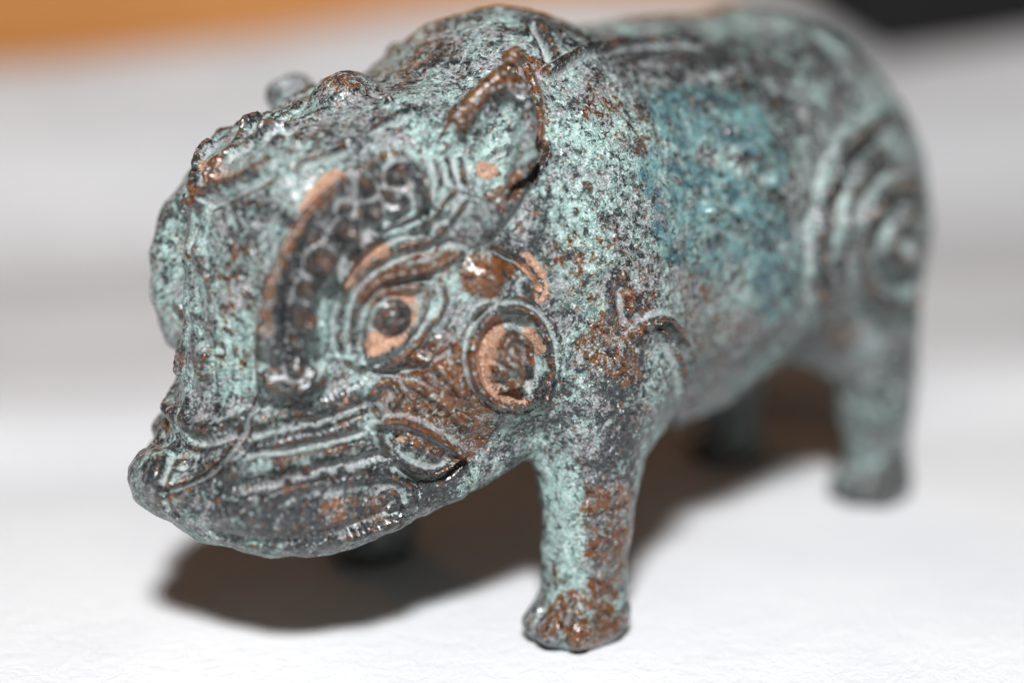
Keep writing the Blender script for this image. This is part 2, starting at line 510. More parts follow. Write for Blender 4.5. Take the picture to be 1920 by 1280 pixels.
RELIEF = [
    ('h', 0.12, -0.08, ((2.09, 0.917, 2.5), (2.11, 0.948, 2.61), (2.12, 0.964, 2.71), (2.11, 0.961, 2.81), (2.09, 0.976, 2.92), (2.06, 0.998, 3.03), (2.02, 1, 3.14), (1.97, 1.02, 3.24), (1.91, 1.02, 3.34), (1.85, 1.02, 3.4), (1.79, 1.03, 3.47), (1.74, 1.05, 3.53), (1.66, 1.06, 3.6), (1.57, 1.06, 3.67), (1.48, 1.08, 3.72), (1.4, 1.1, 3.77), (1.33, 1.11, 3.78), (1.27, 1.11, 3.78),)),
    ('h', 0.07, 0.06, ((2.1, 0.631, 2.22), (2.11, 0.63, 2.33), (2.11, 0.626, 2.44), (2.12, 0.631, 2.54), (2.18, 0.794, 2.68), (2.17, 0.805, 2.79), (2.16, 0.838, 2.92), (2.15, 0.881, 3.01), (2.12, 0.888, 3.1), (2.08, 0.886, 3.18), (2.05, 0.902, 3.26), (2.02, 0.918, 3.34), (1.97, 0.912, 3.4), (1.9, 0.899, 3.47), (1.84, 0.906, 3.54), (1.78, 0.928, 3.61), (1.72, 0.937, 3.67), (1.64, 0.931, 3.71), (1.57, 0.935, 3.76), (1.48, 0.961, 3.83), (1.37, 0.956, 3.88), (1.26, 0.928, 3.9), (1.19, 0.945, 3.9), (1.15, 1.01, 3.89), (1.13, 1.07, 3.86), (1.12, 1.12, 3.81), (1.11, 1.14, 3.75), (1.11, 1.13, 3.68), (1.12, 1.1, 3.61),)),
    ('h', 0.05, 0.05, ((1.99, 0.932, 2.32), (1.93, 0.946, 2.35), (1.86, 0.924, 2.38), (1.8, 0.888, 2.44), (1.78, 0.877, 2.52), (1.79, 0.889, 2.63), (1.79, 0.902, 2.73), (1.78, 0.904, 2.81), (1.77, 0.912, 2.9), (1.73, 0.926, 3), (1.69, 0.945, 3.11), (1.65, 0.97, 3.21), (1.59, 1.01, 3.3), (1.51, 1.02, 3.36), (1.42, 1.03, 3.41), (1.33, 1.04, 3.45), (1.24, 1.06, 3.49), (1.17, 1.08, 3.52), (1.11, 1.09, 3.55),)),
    ('h', 0.04, 0.05, ((2.12, 0.765, 2.45), (2.12, 0.788, 2.41), (2.11, 0.822, 2.37), (2.09, 0.872, 2.36), (2.05, 0.912, 2.35), (2.01, 0.939, 2.36), (1.96, 0.951, 2.38), (1.93, 0.951, 2.42), (1.9, 0.945, 2.46),)),
    ('h', 0.1, 0.1, ((2.05, 0.947, 2.5),)),
    ('h', 0.09, 0.09, ((2.03, 1, 2.69),)),
    ('h', 0.115, 0.15, ((2, 1.01, 2.89),)),
    ('h', 0.09, 0.09, ((1.97, 1.03, 3.06),)),
    ('h', 0.125, 0.16, ((1.86, 1.05, 3.26),)),
    ('h', 0.11, 0.14, ((1.67, 1.08, 3.48),)),
    ('h', 0.08, 0.09, ((1.64, 1.05, 3.62),)),
    ('h', 0.095, 0.14, ((1.48, 1.07, 3.75),)),
    ('h', 0.08, 0.09, ((1.46, 1.1, 3.57),)),
    ('h', 0.1, 0.14, ((1.24, 1.09, 3.82),)),
    ('h', 0.06, 0.08, ((1.34, 1.13, 3.69),)),
    ('h', 0.04, 0.06, ((1.34, 1.11, 3.59), (1.28, 1.12, 3.62), (1.21, 1.12, 3.64),)),
    ('h', 0.22, -0.06, ((1.42, 1.18, 2.78), (1.39, 1.23, 2.83), (1.32, 1.23, 2.86),)),
    ('h', 0.1, -0.03, ((1.35, 1.15, 2.95), (1.28, 1.17, 2.95), (1.21, 1.18, 2.94),)),
    ('h', 0.06, 0.07, ((1.59, 1.03, 2.73), (1.59, 1.05, 2.81), (1.58, 1.06, 2.89), (1.56, 1.07, 2.95), (1.52, 1.08, 3), (1.46, 1.09, 3.04), (1.4, 1.1, 3.08), (1.34, 1.12, 3.1), (1.27, 1.13, 3.11), (1.18, 1.15, 3.13), (1.09, 1.17, 3.14), (1.01, 1.18, 3.17), (0.931, 1.19, 3.2), (0.874, 1.2, 3.23), (0.824, 1.22, 3.26),)),
    ('h', 0.035, 0.045, ((1.49, 1.03, 2.56), (1.52, 1.06, 2.66), (1.53, 1.08, 2.75), (1.53, 1.1, 2.83), (1.5, 1.11, 2.9), (1.46, 1.12, 2.95), (1.4, 1.13, 2.99), (1.33, 1.14, 3.01), (1.26, 1.16, 3.02), (1.19, 1.17, 3.02), (1.12, 1.18, 3.01),)),
    ('h', 0.032, 0.05, ((1.1, 1.19, 2.97), (1.11, 1.19, 2.9), (1.13, 1.19, 2.83), (1.17, 1.18, 2.76), (1.23, 1.16, 2.7), (1.29, 1.13, 2.64), (1.35, 1.1, 2.59), (1.42, 1.06, 2.56), (1.48, 1.02, 2.54),)),
    ('h', 0.04, -0.035, ((1.54, 0.999, 2.58), (1.56, 1.04, 2.68), (1.57, 1.07, 2.77), (1.56, 1.08, 2.84), (1.53, 1.09, 2.91), (1.49, 1.1, 2.96), (1.44, 1.11, 3.01), (1.38, 1.12, 3.04), (1.3, 1.14, 3.06), (1.19, 1.16, 3.07), (1.08, 1.18, 3.08),)),
    ('h', 0.055, 0.05, ((1.64, 0.931, 2.6), (1.66, 0.957, 2.72), (1.67, 0.974, 2.84), (1.64, 0.987, 2.96), (1.59, 0.996, 3.07), (1.52, 1.01, 3.15), (1.43, 1.03, 3.22), (1.34, 1.06, 3.27), (1.24, 1.09, 3.31), (1.14, 1.12, 3.33), (1.05, 1.14, 3.34), (0.988, 1.16, 3.37), (0.95, 1.21, 3.42),)),
    ('h', 0.035, -0.03, ((1.61, 0.956, 2.6), (1.63, 0.99, 2.7), (1.63, 1.01, 2.81), (1.61, 1.03, 2.92), (1.57, 1.03, 3.02), (1.5, 1.05, 3.09), (1.42, 1.06, 3.16), (1.34, 1.08, 3.19), (1.25, 1.11, 3.22), (1.14, 1.13, 3.25), (1.02, 1.16, 3.27),)),
    ('h', 0.05, 0.04, ((1.74, 0.885, 2.64), (1.74, 0.899, 2.76), (1.73, 0.913, 2.88), (1.71, 0.924, 2.96), (1.69, 0.936, 3.05), (1.65, 0.949, 3.12), (1.59, 0.972, 3.22), (1.5, 0.998, 3.3), (1.41, 1.02, 3.35), (1.3, 1.05, 3.39), (1.19, 1.08, 3.41), (1.08, 1.11, 3.43), (0.987, 1.14, 3.48), (0.928, 1.22, 3.54),)),
    ('h', 0.035, 0.035, ((1.6, 0.93, 2.49), (1.53, 0.951, 2.45), (1.46, 0.975, 2.43), (1.36, 1.01, 2.44), (1.28, 1.07, 2.49), (1.21, 1.12, 2.55), (1.14, 1.16, 2.62), (1.1, 1.19, 2.7), (1.06, 1.2, 2.78),)),
    ('h', 0.03, 0.03, ((1, 1.19, 3.07), (0.966, 1.21, 2.99), (0.95, 1.22, 2.91), (0.985, 1.22, 2.84), (1.03, 1.21, 2.77),)),
    ('h', 0.03, 0.045, ((1.08, 1.12, 3.8), (1.1, 1.14, 3.72), (1.09, 1.11, 3.63),)),
    ('h', 0.028, 0.04, ((0.913, 1.03, 3.86), (0.919, 1.08, 3.78), (0.928, 1.13, 3.71), (0.947, 1.15, 3.64), (0.964, 1.14, 3.58),)),
    ('h', 0.028, 0.045, ((0.828, 1.04, 3.88), (0.817, 1.07, 3.79), (0.812, 1.11, 3.7),)),
    ('h', 0.03, 0.045, ((0.725, 1.06, 3.87), (0.731, 1.1, 3.8), (0.735, 1.13, 3.72),)),
    ('h', 0.028, 0.04, ((1.03, 1.11, 3.54), (1.05, 1.11, 3.48), (1.08, 1.11, 3.42),)),
    ('h', 0.03, 0.045, ((0.941, 1.19, 3.56), (0.913, 1.22, 3.62), (0.879, 1.24, 3.67),)),
    ('h', 0.026, 0.04, ((0.894, 1.26, 3.5), (0.861, 1.29, 3.56), (0.824, 1.31, 3.62),)),
    ('h', 0.026, 0.04, ((1.16, 1.09, 3.41), (1.09, 1.11, 3.44), (1.02, 1.13, 3.47),)),
    ('h', 0.03, 0.04, ((0.974, 1.17, 3.37), (0.937, 1.22, 3.43), (0.895, 1.26, 3.49),)),
    ('h', 0.026, 0.04, ((1.04, 1.12, 3.68), (1.02, 1.11, 3.63), (1.01, 1.11, 3.58),)),
    ('h', 0.08, -0.07, ((0.299, 1.43, 2.44), (0.302, 1.43, 2.4), (0.306, 1.43, 2.37), (0.315, 1.43, 2.34), (0.328, 1.43, 2.31), (0.345, 1.42, 2.28), (0.364, 1.42, 2.25), (0.387, 1.42, 2.23), (0.412, 1.42, 2.22), (0.439, 1.41, 2.21), (0.468, 1.41, 2.2), (0.498, 1.41, 2.2), (0.529, 1.41, 2.2), (0.56, 1.41, 2.21), (0.59, 1.41, 2.23), (0.617, 1.4, 2.25), (0.643, 1.4, 2.27), (0.666, 1.4, 2.29), (0.687, 1.4, 2.32), (0.704, 1.4, 2.36), (0.717, 1.4, 2.39), (0.727, 1.4, 2.42), (0.732, 1.4, 2.46), (0.733, 1.39, 2.5), (0.73, 1.39, 2.53), (0.723, 1.39, 2.56), (0.712, 1.39, 2.6), (0.697, 1.39, 2.63), (0.679, 1.39, 2.65), (0.658, 1.39, 2.68), (0.635, 1.39, 2.69), (0.61, 1.39, 2.71), (0.583, 1.4, 2.72), (0.554, 1.4, 2.73), (0.525, 1.4, 2.73), (0.496, 1.4, 2.73), (0.467, 1.41, 2.72), (0.439, 1.41, 2.7), (0.413, 1.42, 2.69), (0.388, 1.42, 2.67), (0.366, 1.42, 2.64), (0.347, 1.43, 2.61), (0.33, 1.43, 2.58), (0.317, 1.43, 2.55), (0.307, 1.43, 2.51), (0.302, 1.43, 2.48), (0.299, 1.43, 2.44),)),
    ('h', 0.05, 0.045, ((0.191, 1.43, 2.42), (0.195, 1.43, 2.38), (0.201, 1.42, 2.33), (0.214, 1.42, 2.28), (0.231, 1.42, 2.24), (0.254, 1.41, 2.2), (0.28, 1.4, 2.17), (0.311, 1.39, 2.14), (0.346, 1.39, 2.12), (0.385, 1.38, 2.11), (0.427, 1.38, 2.1), (0.472, 1.38, 2.1), (0.517, 1.38, 2.11), (0.563, 1.38, 2.12), (0.606, 1.38, 2.14), (0.647, 1.38, 2.17), (0.685, 1.38, 2.2), (0.719, 1.37, 2.23), (0.748, 1.37, 2.27), (0.773, 1.37, 2.31), (0.792, 1.37, 2.36), (0.805, 1.37, 2.41), (0.813, 1.37, 2.45), (0.814, 1.36, 2.5), (0.81, 1.36, 2.55), (0.799, 1.36, 2.59), (0.783, 1.36, 2.63), (0.762, 1.36, 2.67), (0.737, 1.36, 2.71), (0.707, 1.36, 2.74), (0.674, 1.36, 2.77), (0.638, 1.37, 2.79), (0.601, 1.37, 2.8), (0.56, 1.38, 2.81), (0.518, 1.38, 2.81), (0.477, 1.39, 2.81), (0.436, 1.39, 2.8), (0.396, 1.4, 2.78), (0.358, 1.4, 2.76), (0.323, 1.41, 2.73), (0.291, 1.42, 2.69), (0.263, 1.42, 2.66), (0.239, 1.42, 2.61), (0.22, 1.43, 2.57), (0.205, 1.43, 2.52), (0.198, 1.43, 2.47), (0.191, 1.43, 2.42),)),
    ('h', 0.03, -0.025, ((0.109, 1.42, 2.41), (0.113, 1.42, 2.35), (0.12, 1.41, 2.3), (0.136, 1.41, 2.24), (0.157, 1.4, 2.19), (0.184, 1.39, 2.15), (0.214, 1.38, 2.11), (0.249, 1.37, 2.07), (0.291, 1.36, 2.05), (0.338, 1.35, 2.03), (0.391, 1.35, 2.02), (0.446, 1.35, 2.03), (0.503, 1.35, 2.04), (0.56, 1.35, 2.05), (0.615, 1.35, 2.08), (0.665, 1.35, 2.11), (0.712, 1.35, 2.15), (0.754, 1.35, 2.19), (0.79, 1.35, 2.23), (0.82, 1.35, 2.29), (0.843, 1.35, 2.34), (0.86, 1.34, 2.39), (0.869, 1.34, 2.45), (0.87, 1.34, 2.5), (0.865, 1.34, 2.56), (0.852, 1.33, 2.61), (0.833, 1.33, 2.66), (0.807, 1.33, 2.7), (0.777, 1.33, 2.75), (0.741, 1.34, 2.78), (0.701, 1.34, 2.81), (0.658, 1.34, 2.84), (0.612, 1.35, 2.85), (0.564, 1.36, 2.86), (0.514, 1.37, 2.87), (0.463, 1.37, 2.86), (0.414, 1.38, 2.85), (0.365, 1.39, 2.83), (0.32, 1.4, 2.8), (0.277, 1.4, 2.77), (0.238, 1.41, 2.73), (0.204, 1.42, 2.69), (0.173, 1.42, 2.64), (0.147, 1.42, 2.58), (0.127, 1.42, 2.53), (0.117, 1.42, 2.47), (0.109, 1.42, 2.41),)),
    ('h', 0.14, 0.05, ((0.563, 1.43, 2.55), (0.565, 1.43, 2.47), (0.565, 1.43, 2.39),)),
    ('h', 0.05, 0.075, ((0.679, 1.41, 2.4), (0.676, 1.4, 2.33), (0.66, 1.4, 2.27), (0.613, 1.4, 2.23), (0.559, 1.41, 2.22), (0.517, 1.42, 2.26), (0.491, 1.43, 2.32), (0.501, 1.43, 2.38), (0.531, 1.43, 2.43), (0.583, 1.43, 2.46), (0.627, 1.42, 2.5), (0.631, 1.42, 2.55), (0.61, 1.41, 2.6), (0.563, 1.42, 2.63), (0.505, 1.42, 2.63), (0.443, 1.43, 2.6), (0.393, 1.43, 2.55), (0.383, 1.44, 2.48), (0.385, 1.44, 2.41),)),
    ('h', 0.05, 0.06, ((0.249, 1.43, 2.55), (0.234, 1.43, 2.44), (0.227, 1.43, 2.34), (0.256, 1.42, 2.26), (0.293, 1.4, 2.18),)),
    ('h', 0.065, 0.1, ((0.361, 1.36, 2.96),)),
    ('h', 0.2, 0.06, ((0.672, 1.28, 3.07),)),
    ('h', 0.03, -0.05, ((0.589, 1.29, 3.24), (0.506, 1.31, 3.19), (0.431, 1.33, 3.15), (0.377, 1.34, 3.11), (0.334, 1.36, 3.06), (0.295, 1.37, 3), (0.259, 1.38, 2.94),)),
    ('h', 0.03, 0.03, ((0.768, 1.32, 2.79), (0.739, 1.32, 2.82), (0.703, 1.33, 2.84), (0.649, 1.34, 2.85), (0.588, 1.36, 2.85),)),
    ('h', 0.045, 0.055, ((1.4, 0.986, 2.07), (1.43, 0.971, 2.13), (1.45, 0.961, 2.18), (1.44, 0.962, 2.24), (1.4, 0.972, 2.29), (1.35, 0.988, 2.32), (1.3, 1, 2.32), (1.26, 1.02, 2.27), (1.23, 1.03, 2.22), (1.25, 1.02, 2.18), (1.28, 1.01, 2.13),)),
    ('h', 0.045, 0.03, ((1.18, 1.07, 2.3), (1.1, 1.13, 2.25), (1.01, 1.2, 2.18), (0.95, 1.22, 2.12), (0.883, 1.23, 2.05), (0.81, 1.23, 1.98),)),
    ('h', 0.05, 0.03, ((1.17, 1.13, 2.51), (1.08, 1.19, 2.47), (1, 1.26, 2.42), (0.939, 1.29, 2.33), (0.876, 1.31, 2.23),)),
    ('h', 0.035, -0.03, ((1.45, 0.973, 2.42), (1.36, 0.997, 2.39), (1.27, 1.03, 2.36), (1.19, 1.08, 2.37), (1.11, 1.15, 2.41), (1.04, 1.22, 2.47), (0.967, 1.28, 2.54),)),
    ('h', 0.08, 0.05, ((2.5, 0.0684, 1.98), (2.5, 0.116, 1.97), (2.49, 0.174, 1.96), (2.47, 0.26, 1.96), (2.44, 0.345, 1.96), (2.39, 0.418, 1.97), (2.33, 0.48, 1.99), (2.27, 0.524, 2.03), (2.21, 0.566, 2.07),)),
    ('h', 0.06, -0.045, ((2.53, 0.194, 1.87), (2.51, 0.287, 1.87), (2.47, 0.371, 1.88), (2.4, 0.456, 1.92), (2.31, 0.531, 1.96),)),
    ('h', 0.085, 0.04, ((2.17, 0.618, 2.05), (2.1, 0.67, 2.08), (2.02, 0.725, 2.11), (1.93, 0.798, 2.14), (1.82, 0.844, 2.16), (1.73, 0.873, 2.18), (1.64, 0.904, 2.21), (1.54, 0.934, 2.25), (1.44, 0.961, 2.3),)),
    ('h', 0.09, 0.042, ((2.2, 0.712, 1.87), (2.11, 0.758, 1.9), (2.02, 0.806, 1.93), (1.92, 0.859, 1.95), (1.81, 0.897, 1.96), (1.72, 0.923, 1.98), (1.62, 0.945, 2.01), (1.52, 0.965, 2.04), (1.42, 0.985, 2.06),)),
    ('h', 0.05, -0.04, ((2.21, 0.644, 1.96), (2.11, 0.708, 1.99), (2.01, 0.774, 2.02), (1.92, 0.825, 2.04), (1.82, 0.865, 2.05), (1.73, 0.896, 2.07), (1.63, 0.922, 2.1), (1.54, 0.942, 2.13), (1.45, 0.962, 2.17),)),
    ('h', 0.045, -0.05, ((2.27, 0.691, 1.82), (2.19, 0.741, 1.84), (2.11, 0.789, 1.85), (2.04, 0.832, 1.86), (1.94, 0.879, 1.88), (1.83, 0.914, 1.9), (1.73, 0.94, 1.91), (1.62, 0.965, 1.93), (1.52, 0.985, 1.94),)),
    ('h', 0.09, 0.05, ((2.41, 0.633, 1.7), (2.35, 0.672, 1.75), (2.28, 0.714, 1.78), (2.19, 0.777, 1.79), (2.09, 0.841, 1.79), (1.99, 0.89, 1.81), (1.87, 0.921, 1.84), (1.76, 0.95, 1.85), (1.64, 0.975, 1.87), (1.53, 0.992, 1.9), (1.42, 1.01, 1.93),)),
    ('h', 0.03, -0.06, ((2.81, 0.294, 1.52), (2.72, 0.377, 1.57), (2.61, 0.43, 1.62), (2.55, 0.475, 1.67), (2.48, 0.523, 1.73), (2.42, 0.562, 1.79), (2.36, 0.578, 1.86), (2.3, 0.58, 1.93), (2.24, 0.578, 2), (2.18, 0.583, 2.11), (2.13, 0.602, 2.22),)),
    ('h', 0.07, -0.06, ((2.37, 0.762, 1.62), (2.28, 0.826, 1.65), (2.18, 0.873, 1.66), (2.08, 0.91, 1.68), (1.97, 0.947, 1.7), (1.86, 0.967, 1.72), (1.74, 0.991, 1.72), (1.62, 1.01, 1.73), (1.53, 1.02, 1.74), (1.44, 1.03, 1.75), (1.35, 1.04, 1.76),)),
    ('h', 0.05, 0.06, ((1.95, 0.94, 1.73),)),
    ('h', 0.05, 0.06, ((1.82, 0.989, 1.68),)),
    ('h', 0.045, 0.06, ((1.69, 1.01, 1.7),)),
    ('h', 0.045, 0.05, ((1.55, 1.03, 1.66),)),
    ('h', 0.04, 0.05, ((2.09, 0.914, 1.67),)),
    ('h', 0.075, 0.05, ((2.26, 0.917, 1.55), (2.18, 0.934, 1.58), (2.11, 0.947, 1.61), (2.03, 0.963, 1.63), (1.92, 0.988, 1.63), (1.8, 1.01, 1.63), (1.7, 1.02, 1.63), (1.6, 1.03, 1.63), (1.51, 1.04, 1.63), (1.39, 1.05, 1.62), (1.29, 1.06, 1.6), (1.22, 1.07, 1.55), (1.19, 1.08, 1.48), (1.19, 1.07, 1.4), (1.23, 1.06, 1.33), (1.3, 1.05, 1.27), (1.39, 1.03, 1.23), (1.51, 1.02, 1.22), (1.64, 1.02, 1.21),)),
    ('h', 0.035, 0.05, ((1.42, 1.05, 1.47), (1.37, 1.06, 1.49), (1.32, 1.06, 1.49), (1.29, 1.06, 1.45), (1.28, 1.06, 1.4), (1.31, 1.06, 1.37), (1.35, 1.06, 1.35),)),
    ('h', 0.07, -0.03, ((2.52, 0.505, 1.23), (2.46, 0.603, 1.22), (2.41, 0.701, 1.21), (2.34, 0.787, 1.21), (2.27, 0.842, 1.21), (2.2, 0.887, 1.21), (2.12, 0.925, 1.21), (2.04, 0.959, 1.21), (1.96, 0.986, 1.22), (1.87, 1, 1.23), (1.78, 1.02, 1.24), (1.69, 1.03, 1.26), (1.59, 1.04, 1.28), (1.5, 1.04, 1.3), (1.4, 1.05, 1.32), (1.3, 1.06, 1.34),)),
    ('h', 0.07, -0.05, ((2.62, 0.276, 1.72),)),
    ('h', 0.05, -0.05, ((2.67, 0.181, 1.74), (2.74, 0.248, 1.69), (2.78, 0.279, 1.62), (2.8, 0.308, 1.54), (2.78, 0.302, 1.44), (2.75, 0.303, 1.39), (2.71, 0.316, 1.34),)),
    ('h', 0.05, -0.03, ((2.63, 0.142, 1.76), (2.57, 0.21, 1.77), (2.54, 0.324, 1.79),)),
    ('h', 0.025, 0.03, ((2.07, 0.727, 2.02),)),
    ('h', 0.025, 0.03, ((1.96, 0.801, 2.04),)),
    ('h', 0.025, 0.035, ((1.83, 0.855, 2.07),)),
    ('h', 0.025, 0.03, ((1.7, 0.898, 2.09),)),
    ('h', 0.04, 0.075, ((1.43, 0.993, 2), (1.36, 1.01, 2.01), (1.29, 1.02, 2.01), (1.21, 1.05, 2), (1.12, 1.08, 1.96), (1.03, 1.11, 1.91), (0.946, 1.13, 1.85), (0.86, 1.14, 1.78), (0.771, 1.14, 1.7),)),
    ('h', 0.035, 0.055, ((0.771, 1.14, 1.7), (0.843, 1.13, 1.64), (0.918, 1.12, 1.6), (0.999, 1.11, 1.58), (1.08, 1.09, 1.6), (1.18, 1.08, 1.65), (1.26, 1.06, 1.72), (1.33, 1.05, 1.78), (1.38, 1.03, 1.85), (1.41, 1.01, 1.92), (1.43, 0.993, 2),)),
    ('h', 0.09, 0.05, ((1.17, 1.07, 1.83), (1.08, 1.09, 1.78), (0.988, 1.11, 1.73),)),
    ('h', 0.03, -0.05, ((1.25, 1.05, 1.88),)),
    ('h', 0.05, -0.05, ((0.756, 1.14, 1.66), (0.829, 1.13, 1.6), (0.906, 1.12, 1.55), (0.996, 1.11, 1.53), (1.09, 1.09, 1.54), (1.19, 1.08, 1.59), (1.3, 1.06, 1.65),)),
    ('h', 0.08, 0.02, ((2.22, -0.0718, 3.62), (2.26, -0.0614, 3.51), (2.29, -0.0738, 3.39), (2.31, -0.059, 3.29), (2.34, -0.0284, 3.19), (2.35, -0.0084, 3.09), (2.37, -0.0289, 2.97), (2.38, -0.057, 2.85), (2.39, -0.0673, 2.76), (2.39, -0.0772, 2.66), (2.4, -0.0922, 2.56), (2.4, -0.11, 2.47), (2.4, -0.139, 2.36), (2.4, -0.175, 2.25),)),
    ('h', 0.07, 0.03, ((2.33, 0.0579, 3.23), (2.33, 0.096, 3.17), (2.34, 0.13, 3.11),)),
    ('h', 0.09, 0.035, ((2.38, 0.203, 2.47), (2.38, 0.214, 2.38), (2.38, 0.224, 2.28),)),
    ('h', 0.05, -0.06, ((2.31, 0.332, 2.54),)),
    ('h', 0.03, -0.05, ((2.33, 0.2, 3.07),)),
    ('h', 0.05, 0.07, ((2.26, -0.0661, 3.52), (2.24, 0.0176, 3.58), (2.21, 0.114, 3.64), (2.16, 0.231, 3.7), (2.1, 0.344, 3.76), (2.03, 0.44, 3.82), (1.94, 0.494, 3.88),)),
    ('h', 0.04, -0.04, ((2.24, 0.12, 3.55), (2.21, 0.24, 3.61), (2.16, 0.355, 3.67), (2.11, 0.432, 3.72), (2.04, 0.509, 3.77), (1.97, 0.565, 3.82),)),
    ('h', 0.06, 0.06, ((2.16, -0.0445, 3.71), (2.11, -0.0378, 3.77), (2.06, -0.0065, 3.84), (1.97, 0.014, 3.89), (1.88, 0.0712, 3.95), (1.83, 0.131, 3.98), (1.76, 0.179, 4.02), (1.68, 0.206, 4.04),)),
    ('h', 0.035, 0.05, ((1.83, 0.684, 3.84), (1.81, 0.669, 3.87), (1.78, 0.663, 3.9), (1.72, 0.685, 3.91), (1.64, 0.711, 3.93), (1.56, 0.723, 3.95), (1.48, 0.729, 3.98),)),
    ('h', 0.03, 0.03, ((2.19, 0.411, 3.53), (2.19, 0.451, 3.48), (2.18, 0.484, 3.43),)),
    ('h', 0.03, -0.04, ((2.23, 0.394, 3.34),)),
    ('h', 0.03, -0.04, ((2.13, 0.573, 3.29),)),
    ('h', 0.03, 0.035, ((2.19, 0.503, 2.99), (2.18, 0.526, 2.97), (2.16, 0.549, 2.96),)),
    ('h', 0.03, -0.04, ((2.2, 0.485, 3.09),)),
    ('h', 0.06, 0.035, ((1.78, -0.133, 4.01), (1.66, -0.179, 4.05), (1.53, -0.213, 4.09), (1.42, -0.212, 4.13), (1.32, -0.193, 4.17),)),
    ('h', 0.05, 0.035, ((1.81, 0.169, 3.99), (1.7, 0.144, 4.03), (1.59, 0.121, 4.07), (1.48, 0.131, 4.11), (1.36, 0.15, 4.15),)),
    ('h', 0.09, 0.035, ((1.78, 0.282, 4.01),)),
    ('h', 0.08, 0.035, ((1.56, 0.325, 4.08),)),
    ('h', 0.07, 0.03, ((1.71, 0.49, 4.01),)),
    ('h', 0.08, 0.03, ((1.34, 0.367, 4.15),)),
    ('h', 0.035, 0.05, ((1.21, 0.689, 4.1), (1.14, 0.688, 4.13), (1.06, 0.688, 4.15), (1, 0.694, 4.17), (0.937, 0.698, 4.18),)),
    ('h', 0.05, 0.05, ((0.982, 0.507, 4.24),)),
    ('h', 0.055, 0.03, ((0.819, 0.969, 3.99), (0.776, 0.976, 4.05), (0.73, 0.985, 4.11), (0.681, 1.01, 4.18), (0.631, 1.04, 4.24),)),
    ('h', 0.085, 0.045, ((0.694, 1.02, 4.16), (0.661, 1.02, 4.2), (0.627, 1.04, 4.25), (0.575, 1.06, 4.32), (0.51, 1.08, 4.38), (0.433, 1.11, 4.44), (0.0832, 0.723, 4.44),)),
    ('h', 0.055, -0.13, ((0.0959, 1.18, 3.91), (0.149, 1.21, 3.85), (0.213, 1.24, 3.78), (0.365, 1.36, 3.73), (0.474, 1.4, 3.67), (0.553, 1.4, 3.62), (0.627, 1.39, 3.59),)),
    ('h', 0.05, 0.04, ((-0.0283, 0.769, 4.45), (-0.0275, 0.835, 4.39), (-0.0216, 0.901, 4.32), (0.00139, 0.974, 4.23), (0.0365, 1.05, 4.12), (0.084, 1.11, 4.02), (0.147, 1.17, 3.91), (0.338, 1.37, 3.87), (0.427, 1.39, 3.79),)),
    ('h', 0.13, -0.06, ((0.515, 1.11, 3.9), (0.45, 1.08, 3.98), (0.409, 1.09, 4.06), (0.378, 1.11, 4.14), (0.35, 1.15, 4.23), (0.359, 1.24, 4.32),)),
    ('h', 0.04, -0.05, ((0.482, 1.13, 3.88), (0.446, 1.12, 3.9), (0.416, 1.13, 3.92),)),
    ('n', 0.06, 0.05, ((2.21, 0.878, 4.41), (2.1, 0.872, 4.45), (1.97, 0.857, 4.5), (1.78, 0.828, 4.53), (1.49, 0.738, 4.53), (1.18, 0.597, 4.52), (0.927, 0.529, 4.51), (0.754, 0.543, 4.5), (0.647, 0.575, 4.5), (0.545, 0.614, 4.49), (0.44, 0.652, 4.49), (0.327, 0.685, 4.48),)),
    ('n', 0.06, -0.05, ((1.91, 0.434, 4.75), (1.96, 0.549, 4.7), (2, 0.646, 4.64), (2.05, 0.731, 4.58), (2.1, 0.805, 4.51),)),
    ('b', 0.05, 0.06, ((2.04, 1.61, 2.53), (1.97, 1.62, 2.57), (1.9, 1.63, 2.59), (1.82, 1.64, 2.55), (1.73, 1.65, 2.47), (1.65, 1.64, 2.38), (1.57, 1.63, 2.26), (1.49, 1.59, 2.12), (1.39, 1.53, 1.95), (1.2, 1.35, 1.74), (0.577, 0.775, 1.35),)),
    ('b', 0.045, 0.05, ((1.89, 1.64, 2.62), (1.78, 1.64, 2.61), (1.67, 1.64, 2.58), (1.55, 1.63, 2.48), (1.43, 1.6, 2.35), (1.34, 1.56, 2.22), (1.21, 1.48, 2.06),)),
    ('b', 0.04, -0.05, ((1.96, 1.63, 2.56), (1.86, 1.64, 2.57), (1.75, 1.65, 2.55), (1.64, 1.64, 2.46), (1.53, 1.62, 2.34), (1.47, 1.6, 2.23), (1.4, 1.56, 2.11), (1.28, 1.48, 1.96),)),
    ('b', 0.1, 0.08, ((-1.45, 1.31, 3.76), (-1.23, 1.35, 3.73), (-1.03, 1.38, 3.69), (-0.854, 1.42, 3.65), (-0.693, 1.45, 3.59), (-0.548, 1.49, 3.52), (-0.422, 1.53, 3.44), (-0.32, 1.56, 3.35), (-0.241, 1.58, 3.26), (-0.184, 1.6, 3.15), (-0.159, 1.61, 3.05), (-0.15, 1.61, 2.94), (-0.161, 1.61, 2.82), (-0.192, 1.59, 2.7), (-0.248, 1.56, 2.57), (-0.337, 1.51, 2.43), (-0.46, 1.45, 2.29), (-0.633, 1.34, 2.12),)),
    ('b', 0.08, -0.06, ((-1.26, 1.39, 3.62), (-1.08, 1.43, 3.57), (-0.905, 1.46, 3.52), (-0.752, 1.49, 3.46), (-0.626, 1.52, 3.4), (-0.522, 1.55, 3.33), (-0.438, 1.57, 3.24), (-0.394, 1.59, 3.15), (-0.369, 1.6, 3.04), (-0.364, 1.6, 2.92), (-0.374, 1.59, 2.8), (-0.397, 1.57, 2.69), (-0.438, 1.54, 2.58), (-0.496, 1.5, 2.46), (-0.575, 1.45, 2.34),)),
